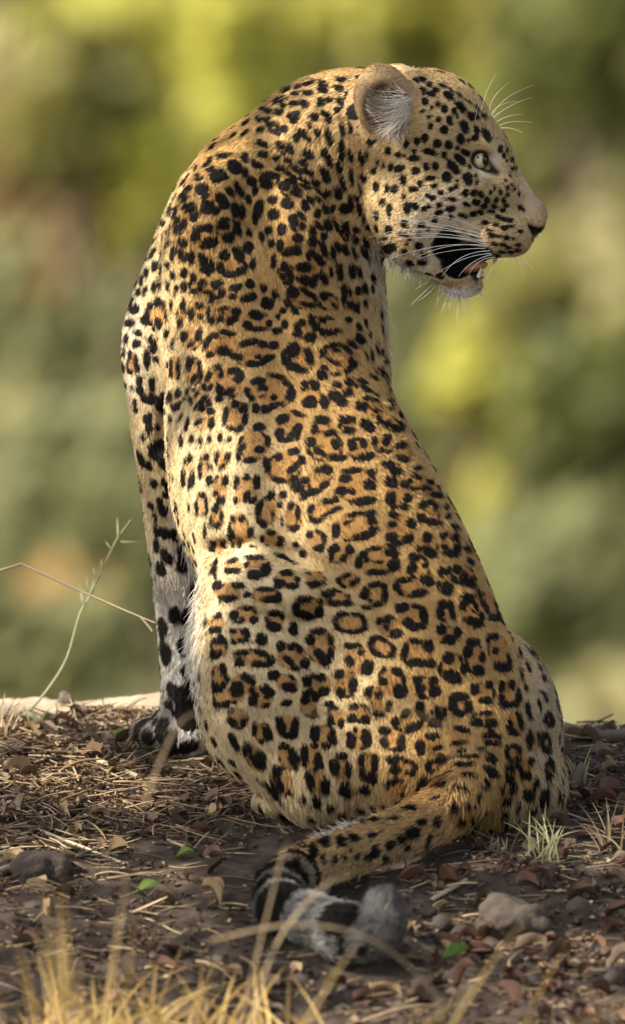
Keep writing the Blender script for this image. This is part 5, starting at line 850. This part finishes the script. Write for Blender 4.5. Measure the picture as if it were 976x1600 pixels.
# the thin weed at the left
b = at_row(46, 1118); D = b[1]
wd = root_thing('weed', 'thin grey green weed rising from the crest at the left', 'weed', b)
sp = [(*P(x, y, D), 1) for x, y in ((46, 1112), (76, 1076), (105, 1028), (125, 960), (142, 930), (160, 890), (180, 848), (190, 832), (205, 812))]
sp = np.array([q[:3] for q in spline(sp, 4)]); v, f = tube_np(sp, np.linspace(2.2, .8, len(sp)), 6); child('stem', wd, v, f, attrmat('weed_green', [(.20, .22, .12), (.36, .36, .20), (.50, .46, .28)], rough=.6, trans=.2))
wg = wd.children[0].data.materials[0]
for x0, y0, x1, y1, x2, y2 in ((188, 846, 205, 846, 226, 845), (184, 842, 184, 825, 183, 808), (178, 862, 168, 852, 165, 845), (160, 890, 158, 880, 159, 872), (150, 905, 147, 895, 146, 885), (140, 930, 135, 915, 135, 900), (132, 948, 128, 930, 125, 912), (133, 950, 126, 935, 126, 922), (110, 1015, 108, 1005, 117, 1000), (148, 915, 152, 900, 153, 890), (136, 935, 144, 918, 148, 902)):
    v, f = blade(P(x0, y0, D), P(x1, y1, D - 6), P(x2, y2, D + 4), 1.6); child('leaf', wd, v, f, wg)
# bent dry stalk reaching the foreleg
b = at_row(-60, 1115); st = root_thing('grass_stalk', 'pale broken stalk bent sharply and pointing at the foreleg', 'stalk', b); D = 330
sp = spline([(*np.array(b), 1), (*P(-55, 980, D), 1), (*P(-20, 905, D), 1), (*P(34, 881, D), 1)], 5); v, f = tube_np(np.array([q[:3] for q in sp]), np.linspace(3.2, 2.4, len(sp)), 6); child('stem', st, v, f, PALE)
sp = quadbez(P(34, 881, D), P(150, 936, D), P(242, 973, D), 12); v, f = tube_np(sp, np.linspace(2.2, 1.1, 12), 6); child('stem', st, v, f, PALE)
v, f = tube_np(quadbez(P(220, 965, D), P(230, 974, D), P(238, 986, D), 5), np.linspace(1.6, 2.2, 5), 6); child('seed_head', st, v, f, PALE)
def tuftgrass(name, lab, cat, x, y, n, hgt, spread, w_, mat, lean=0, d=None, group=None):
    b = np.array(at_row(x, y)) if d is None else np.array((P(x, 0, d)[0], d, float(ground_h(P(x, 0, d)[0], d))))
    r = root_thing(name, lab, cat, b, group)
    for _ in range(n):
        p0 = b + (lr.normal(0, spread * .25), lr.normal(0, spread * .25), -2); h = hgt * lr.uniform(.5, 1.1); a = lr.normal(lean, .42 if hgt < 140 else .8 if hgt < 300 else .10 if hgt > 600 else .62); a2 = lr.normal(0, .35)
        p1 = p0 + (h * .5 * math.sin(a), h * .5 * a2 * .6, h * .55); p2 = p0 + (h * math.sin(a * 1.6), h * a2, h * math.cos(a * 1.5))
        v, f = blade(p0, p1, p2, w_ * lr.uniform(.7, 1.2)); child('blade', r, v, f, mat)
    return r
tuftgrass('grass_tuft', 'pale dry grass tuft standing left of the front paw', 'grass tuft', 205, 1168, 12, 70, 40, 1.8, STRAW, .35)
tuftgrass('grass_tuft', 'small green grass tuft at the left edge of the mound', 'grass tuft', 52, 1150, 9, 55, 26, 1.8, GRNL, .1)
tuftgrass('grass_tuft', 'straw coloured tuft at the far left on the crest', 'grass tuft', 10, 1150, 9, 70, 26, 1.9, STRAW, -.1)
tuftgrass('grass_tuft', 'short straw tuft standing in the litter on the crest', 'grass tuft', 110, 1140, 9, 48, 40, 1.7, STRAW, .2)
tuftgrass('grass_tuft', 'pale green blades standing right of the haunch', 'grass tuft', 905, 1228, 10, 70, 26, 1.7, attrmat('pale_grass', [(.25, .27, .12), (.42, .40, .2), (.6, .55, .36)], rough=.5, trans=.3), 0)
PG = bpy.data.materials['pale_grass']
tuftgrass('grass_tuft', 'thin pale grass tuft in front of the haunch', 'grass tuft', 850, 1345, 16, 92, 60, 1.5, PG, .1)
tuftgrass('grass_tuft', 'loose dry grass at the right edge of the picture', 'grass tuft', 950, 1330, 16, 80, 70, 1.5, STRAW, -.3)
tuftgrass('grass_tuft', 'wispy dry grass at the root of the tail', 'grass tuft', 775, 1325, 12, 48, 50, 1.3, STRAW, .1)
# blurred golden grass close to the lens
tuftgrass('golden_grass', 'tall upright golden grass clump at the lower left', 'grass tuft', 124, 0, 44, 610, 60, 2.6, GOLD, .02, d=-2500)
tuftgrass('golden_grass', 'low sprawling golden grass along the bottom edge', 'grass tuft', 330, 0, 26, 620, 420, 2.4, GOLD, .35, d=-2450)
tuftgrass('golden_grass', 'sunlit dry grass mat in the bottom left corner', 'grass tuft', 150, 0, 34, 540, 380, 2.6, GOLD, .15, d=-2400)
tuftgrass('golden_grass', 'sparse golden grass under the grey tail tip', 'grass tuft', 500, 0, 12, 520, 320, 2.0, GOLD, -.2, d=-2450)
tuftgrass('golden_grass', 'tangled fallen golden grass in the bottom left corner', 'grass tuft', 130, 0, 110, 200, 430, 2.6, GOLD, .5, d=-1230)
tuftgrass('golden_grass', 'tangled dry grass at the bottom middle', 'grass tuft', 350, 0, 80, 190, 420, 2.4, GOLD, -.4, d=-1230)
tuftgrass('golden_grass', 'few pale dry blades at the bottom right corner', 'grass tuft', 850, 0, 12, 130, 420, 2.0, STRAW, .4, d=-1230)
for (pts_, r, lab) in (([(380, 1640), (430, 1480), (500, 1390), (545, 1368)], 4.6, 'blurred straw stem rising across the curled tail'), ([(370, 1620), (405, 1480), (440, 1340), (452, 1318)], 4.2, 'blurred straw stem standing before the bend of the tail'),
        ([(330, 1470), (450, 1446), (560, 1460), (650, 1520), (740, 1620)], 5.0, 'blurred arching straw stem crossing below the tail tip'), ([(225, 1260), (255, 1180), (290, 1122), (350, 1112), (480, 1116), (640, 1112), (760, 1180)], 4.6, 'blurred straw stem arching in front of the thigh'),
        ([(330, 1130), (400, 1230), (460, 1330)], 3.4, 'blurred straw stem hanging across the shank'), ([(640, 1510), (680, 1560), (700, 1640)], 4.6, 'blurred bent straw at the bottom right of the tail tip')):
    dd = -2100; sp = np.array([q[:3] for q in spline([(*P(x, y, dd + 40 * i), 1) for i, (x, y) in enumerate(pts_)], 5)])
    v, f = tube_np(sp, r * np.linspace(1, .5, len(sp)) * (.42 + .12 * vnoise(sp, 30)), 6); tag(mesh_np('bent_straw', v * K, f, STRAW), lab, 'stalk')
print('ground', round(time.time() - T0, 1))
# ------------------------------------------------------------------ bushes and trees far behind (metres)
br = np.random.default_rng(77)
def Pm(x, y, dist):              # picture point at a distance from the camera, metres
    q = P(x, y, (dist - CAMD) / K) * K; return np.array(q)
PLAIN = -700 * K
def leafmat(name, cols): return attrmat(name, cols, rough=.5, trans=.45, scale=3)
LM = dict(yellow=leafmat('yellow_green_leaves', [(.27, .27, .05), (.45, .44, .09), (.60, .57, .15)]), olive=leafmat('olive_leaves', [(.15, .15, .045), (.27, .26, .075), (.42, .38, .12)]),
          green=leafmat('green_leaves', [(.095, .115, .035), (.18, .20, .055), (.29, .29, .09)]), grey=leafmat('grey_green_leaves', [(.145, .155, .07), (.25, .26, .115), (.36, .365, .18)]),
          brown=leafmat('brown_leaves', [(.20, .135, .055), (.35, .24, .10), (.52, .38, .18)]), rust=leafmat('rust_leaves', [(.42, .23, .08), (.62, .36, .14), (.78, .50, .22)]), pale=leafmat('pale_leaves', [(.38, .36, .18), (.55, .51, .27), (.70, .65, .38)]),
          bright=leafmat('bright_yellow_leaves', [(.46, .46, .08), (.66, .65, .15), (.80, .76, .25)]), dark=leafmat('dark_leaves', [(.06, .065, .02), (.11, .115, .035), (.19, .185, .06)]))
BARK = attrmat('bark', [(.08, .06, .045), (.14, .11, .08), (.22, .18, .14)], rough=.9, scale=8)
def bush(lab, kind, cx, cy, w_, h_, dist, n=900, size=.09, group='bushes and trees behind the mound', name='bush', cat='bush'):
    c = Pm(cx, cy, dist); s = K * dist / CAMD; rx, rz = w_ * s * .5, h_ * s * .5; base = (c[0], c[1], PLAIN)
    r = bpy.data.objects.new(name, None); C.objects.link(r); r.location = base; tag(r, lab, cat, group)
    nc = max(6, int(n / 60)); cl = br.normal(0, 1, (nc, 3)); cl /= np.linalg.norm(cl, axis=1, keepdims=True); cl *= (br.random((nc, 1)) ** .45); cl = cl * (rx, rx * .8, rz) + c
    k = br.integers(0, nc, n); p = cl[k] + br.normal(0, 1, (n, 3)) * np.array((rx, rx * .8, rz)) * .20
    p = p[p[:, 2] > PLAIN + .1]; n = len(p)
    nn = br.normal(0, .5, (n, 3)) + np.array(sdir); a = np.cross(nn, br.normal(0, 1, (n, 3))); a /= np.linalg.norm(a, axis=1, keepdims=True); b = np.cross(a, nn); b /= np.linalg.norm(b, axis=1, keepdims=True); sz = size * br.uniform(.6, 1.4, (n, 1))
    v = np.stack([p - a * sz, p + b * sz * .45, p + a * sz, p - b * sz * .45], 1).reshape(-1, 3); f = np.arange(4 * n).reshape(-1, 4)
    def ch(nm, v, f, m): o = mesh_np(nm, v, f, m); o.parent = r; o.matrix_parent_inverse = Matrix.Translation(-r.location); return o
    ch('crown', v, f, LM[kind])
    parts = [tube_np(quadbez(np.array(base), (np.array(base) + c) / 2 + (br.normal(0, .05), 0, 0), c + (0, 0, rz * .3)), np.linspace(.07, .02, 10) * (1 + rz * .3), 7)]
    for q in cl[:7]: t0 = np.array(base) + (c - base) * br.uniform(.3, .8); parts.append(tube_np(quadbez(t0, (t0 + q) / 2 + (0, 0, .1), q, 6), np.linspace(.03, .008, 6) * (1 + rz * .2), 5))
    v, f = joined(parts); ch('trunk', v, f, BARK)
    return r
B = [  # label, leaves, picture centre, width, height, distance, leaf count
    ('tall dark olive tree filling the back at the left', 'grey', 60, 500, 800, 1500, 84, 5200), ('tall olive tree filling the back behind the neck', 'olive', 420, 450, 760, 1500, 86, 5200), ('tall green tree filling the back at the right', 'olive', 860, 480, 800, 1500, 85, 5200), ('dark tree deep behind the face', 'dark', 780, 300, 420, 620, 80, 1300),
    ('narrow tan stem clump in the top left', 'rust', 110, 120, 60, 200, 61, 130), ('narrow yellow sapling at the top left', 'bright', 345, 40, 70, 220, 60, 260), ('pale narrow sapling above the neck', 'pale', 500, 60, 60, 170, 62, 120),
    ('slim yellow green sapling left of the shoulder', 'yellow', 180, 330, 70, 260, 58, 260), ('slim tan grass clump at the left', 'rust', 60, 480, 60, 220, 57, 120), ('slim pale clump at the left edge', 'pale', 20, 700, 70, 240, 56, 130), ('slim olive clump behind the weed', 'yellow', 170, 760, 70, 300, 55, 180),
    ('slim yellow clump above the muzzle', 'yellow', 690, 60, 60, 220, 61, 200), ('slim olive clump right of the eye', 'olive', 855, 200, 70, 240, 60, 200), ('slim pale stem clump at the right edge', 'pale', 955, 480, 60, 260, 57, 130), ('slim yellow clump low at the right', 'yellow', 790, 900, 80, 260, 55, 220), ('slim dark clump at the right', 'dark', 900, 600, 60, 240, 58, 140),
    ('bright leafy bush high behind the neck', 'bright', 330, 150, 230, 260, 60, 420), ('yellow bush at the top left', 'yellow', 150, 70, 200, 200, 61, 500), ('yellow green bush far left of the foreleg', 'yellow', 60, 800, 200, 200, 58, 400), ('olive yellow bush right of the back', 'yellow', 690, 620, 120, 260, 61, 340), ('yellow green crown over the muzzle', 'yellow', 800, 180, 180, 180, 62, 340), ('tall yellow sapling behind the tail side', 'bright', 760, 860, 80, 200, 57, 180),
    ('yellow green tree crown top left of the neck', 'yellow', 330, 60, 330, 260, 62, 1500), ('bright yellow green bush against the shoulder', 'bright', 255, 275, 170, 150, 58, 420), ('pale yellow crown at the top left corner', 'bright', 200, 25, 130, 110, 60, 260),
    ('yellow green crown above the head', 'yellow', 600, 30, 240, 170, 61, 900), ('tan dry crown at the top right of the head', 'rust', 745, 60, 170, 130, 63, 260), ('dark green crown in the top right corner', 'green', 900, 90, 260, 320, 60, 1300),
    ('brown dry bush at the upper left edge', 'brown', 40, 230, 240, 330, 60, 900), ('grey dry crown in the top left corner', 'pale', 15, 50, 130, 150, 66, 240), ('olive bush between brown bush and shoulder', 'olive', 130, 170, 240, 260, 58, 800),
    ('brownish bush left of the upper arm', 'brown', 90, 420, 230, 240, 59, 500), ('pale grey green bush at the left edge', 'grey', 40, 600, 330, 400, 57, 1400), ('rust coloured dry bush left of the elbow', 'rust', 140, 520, 120, 150, 60, 130),
    ('grey green bush low at the left', 'grey', 110, 860, 430, 420, 54, 1900), ('green low bush in front at the left', 'grey', 60, 1010, 330, 230, 50, 900), ('dry brown twig bush behind the weed', 'rust', 90, 930, 130, 150, 52, 110),
    ('green bush below the jaw', 'grey', 680, 520, 210, 330, 60, 900), ('bright yellow leafy sapling below the jaw', 'bright', 735, 570, 120, 130, 58, 330), ('yellow green column of leaves behind the back', 'yellow', 735, 740, 130, 430, 59, 900),
    ('dark brown bush right of the yellow column', 'brown', 830, 600, 170, 260, 62, 500), ('rust coloured round bush right of the back', 'rust', 830, 745, 110, 110, 57, 240), ('pale grass bush at the right edge of the face', 'pale', 940, 310, 120, 260, 60, 420),
    ('olive bush right of the muzzle', 'olive', 870, 470, 260, 220, 58, 900), ('green bush at the right edge lower down', 'green', 920, 720, 230, 420, 56, 1300), ('grey green bush behind the haunch', 'grey', 880, 940, 330, 260, 52, 1300), ('pale sunlit bush at the lower right edge', 'pale', 955, 1110, 150, 110, 48, 260)]
for lab, kd, cx, cy, w_, h_, dist, n in B:
    tree = h_ > 700
    bush(lab, kd, cx, cy, w_, h_, dist, n, .17 if tree else .10, 'trees at the back of the scrub' if tree else 'bushes behind the mound', 'tree' if tree else 'bush', 'tree' if tree else 'bush')
# the same line of trees carried on beyond both edges of the picture
ords = ['first', 'second', 'third', 'fourth', 'fifth']
for side, sg in (('left', -1), ('right', 1)):
    for k in range(5):
        bush(f'{ords[k]} tree of the far line past the {side} edge', ('olive', 'grey', 'yellow', 'green', 'olive')[k], 488 + sg * (980 + 720 * k), 450 + 60 * (k % 2), 1050, 1700, 83 + 2 * (k % 3), 2600, .24, 'trees at the back of the scrub', 'tree', 'tree')
        bush(f'{ords[k]} bush of the scrub past the {side} edge', ('yellow', 'grey', 'rust', 'yellow', 'grey')[k], 488 + sg * (760 + 520 * k), 620 + 120 * (k % 2), 520, 620, 60, 900, .16, 'bushes behind the mound')
# ------------------------------------------------------------------ unseen tree added left of the frame so its crown shades the leopard
sd = np.array(sdir)
def canopy():
    tgt = [(P(455, 800, -60) * K, .075), (P(300, 920, 0) * K, .07), (P(300, 1010, 10) * K, .07), (P(240, 480, 150) * K, .05), (P(60, 1100, 620) * K, .16), (P(200, 1120, 560) * K, .08), (P(130, 1540, -2450) * K, .32), (P(130, 1560, -1230) * K, .2), (P(330, 1560, -1230) * K, .13), (P(380, 1600, -2450) * K, .25), (P(60, 1230, 150) * K, .12), (P(160, 1335, -250) * K, .07), (P(330, 1345, -300) * K, .05), (P(880, 1270, 50) * K, .07), (P(930, 1440, -600) * K, .08), (P(850, 1560, -1000) * K, .07), (P(600, 100, 120) * K, .035), (P(250, 540, 200) * K, .03), (P(40, 1250, 100) * K, .1), (P(920, 1230, 150) * K, .06), (P(900, 1480, -700) * K, .07), (P(250, 1600, -1900) * K, .2), (P(700, 1420, -600) * K, .04), (P(560, 640, -30) * K, .03), (P(200, 1290, -200) * K, .06), (P(370, 870, -80) * K, .03)]
    c = P(488, 800, -200) * K; a = np.cross(sd, (0, 0, 1)); a /= np.linalg.norm(a); b = np.cross(sd, a)
    n = 17000; uv = br.uniform(-1, 1, (n, 2)) * (2.4, 1.7); dist = br.uniform(3.6, 5.2, n)
    p = c + sd * dist[:, None] + a * uv[:, :1] + b * uv[:, 1:]
    keep = np.ones(n, bool)
    for q, r in tgt:
        rel = p - q; al = rel @ sd; pr = np.linalg.norm(rel - al[:, None] * sd, axis=1); keep &= ~((pr < r * br.uniform(.75, 1.35, n)) & (al > 0))  # leaves cleared towards the sun so that light patches fall through
    keep &= br.random(n) > .1
    p = p[keep]; n = len(p)
    u = br.normal(0, 1, (n, 3)); u /= np.linalg.norm(u, axis=1, keepdims=True); w_ = np.cross(u, br.normal(0, 1, (n, 3))); w_ /= np.linalg.norm(w_, axis=1, keepdims=True); s = br.uniform(.03, .05, (n, 1))
    v = np.stack([p - u * s, p + w_ * s * .5, p + u * s, p - w_ * s * .5], 1).reshape(-1, 3)
    base = np.array((c[0] + sd[0] * 4.4, c[1] + sd[1] * 4.4 + 1.2, -.5))
    r = bpy.data.objects.new('added_shade_tree', None); C.objects.link(r); r.location = base; tag(r, 'unseen leafy tree added left of the mound to shade the leopard', 'tree')
    def ch(nm, v, f, m): o = mesh_np(nm, v, f, m); o.parent = r; o.matrix_parent_inverse = Matrix.Translation(-r.location); return o
    ch('crown', v, np.arange(4 * n).reshape(-1, 4), leafmat('shade_leaves', [(.05, .07, .025), (.08, .11, .04), (.13, .16, .06)]))
    top = c + sd * 4.4; parts = [tube_np(quadbez(base, (base + top) / 2 + (-.3, .1, 0), top), np.linspace(.16, .04, 10), 9)]
    for k in range(14): q = p[br.integers(n)]; parts.append(tube_np(quadbez(top - (0, 0, .5), (top + q) / 2 + (0, 0, .15), q, 6), np.linspace(.03, .006, 6), 5))
    v, f = joined(parts); ch('trunk', v, f, BARK)
canopy()
print('done', round(time.time() - T0, 1))
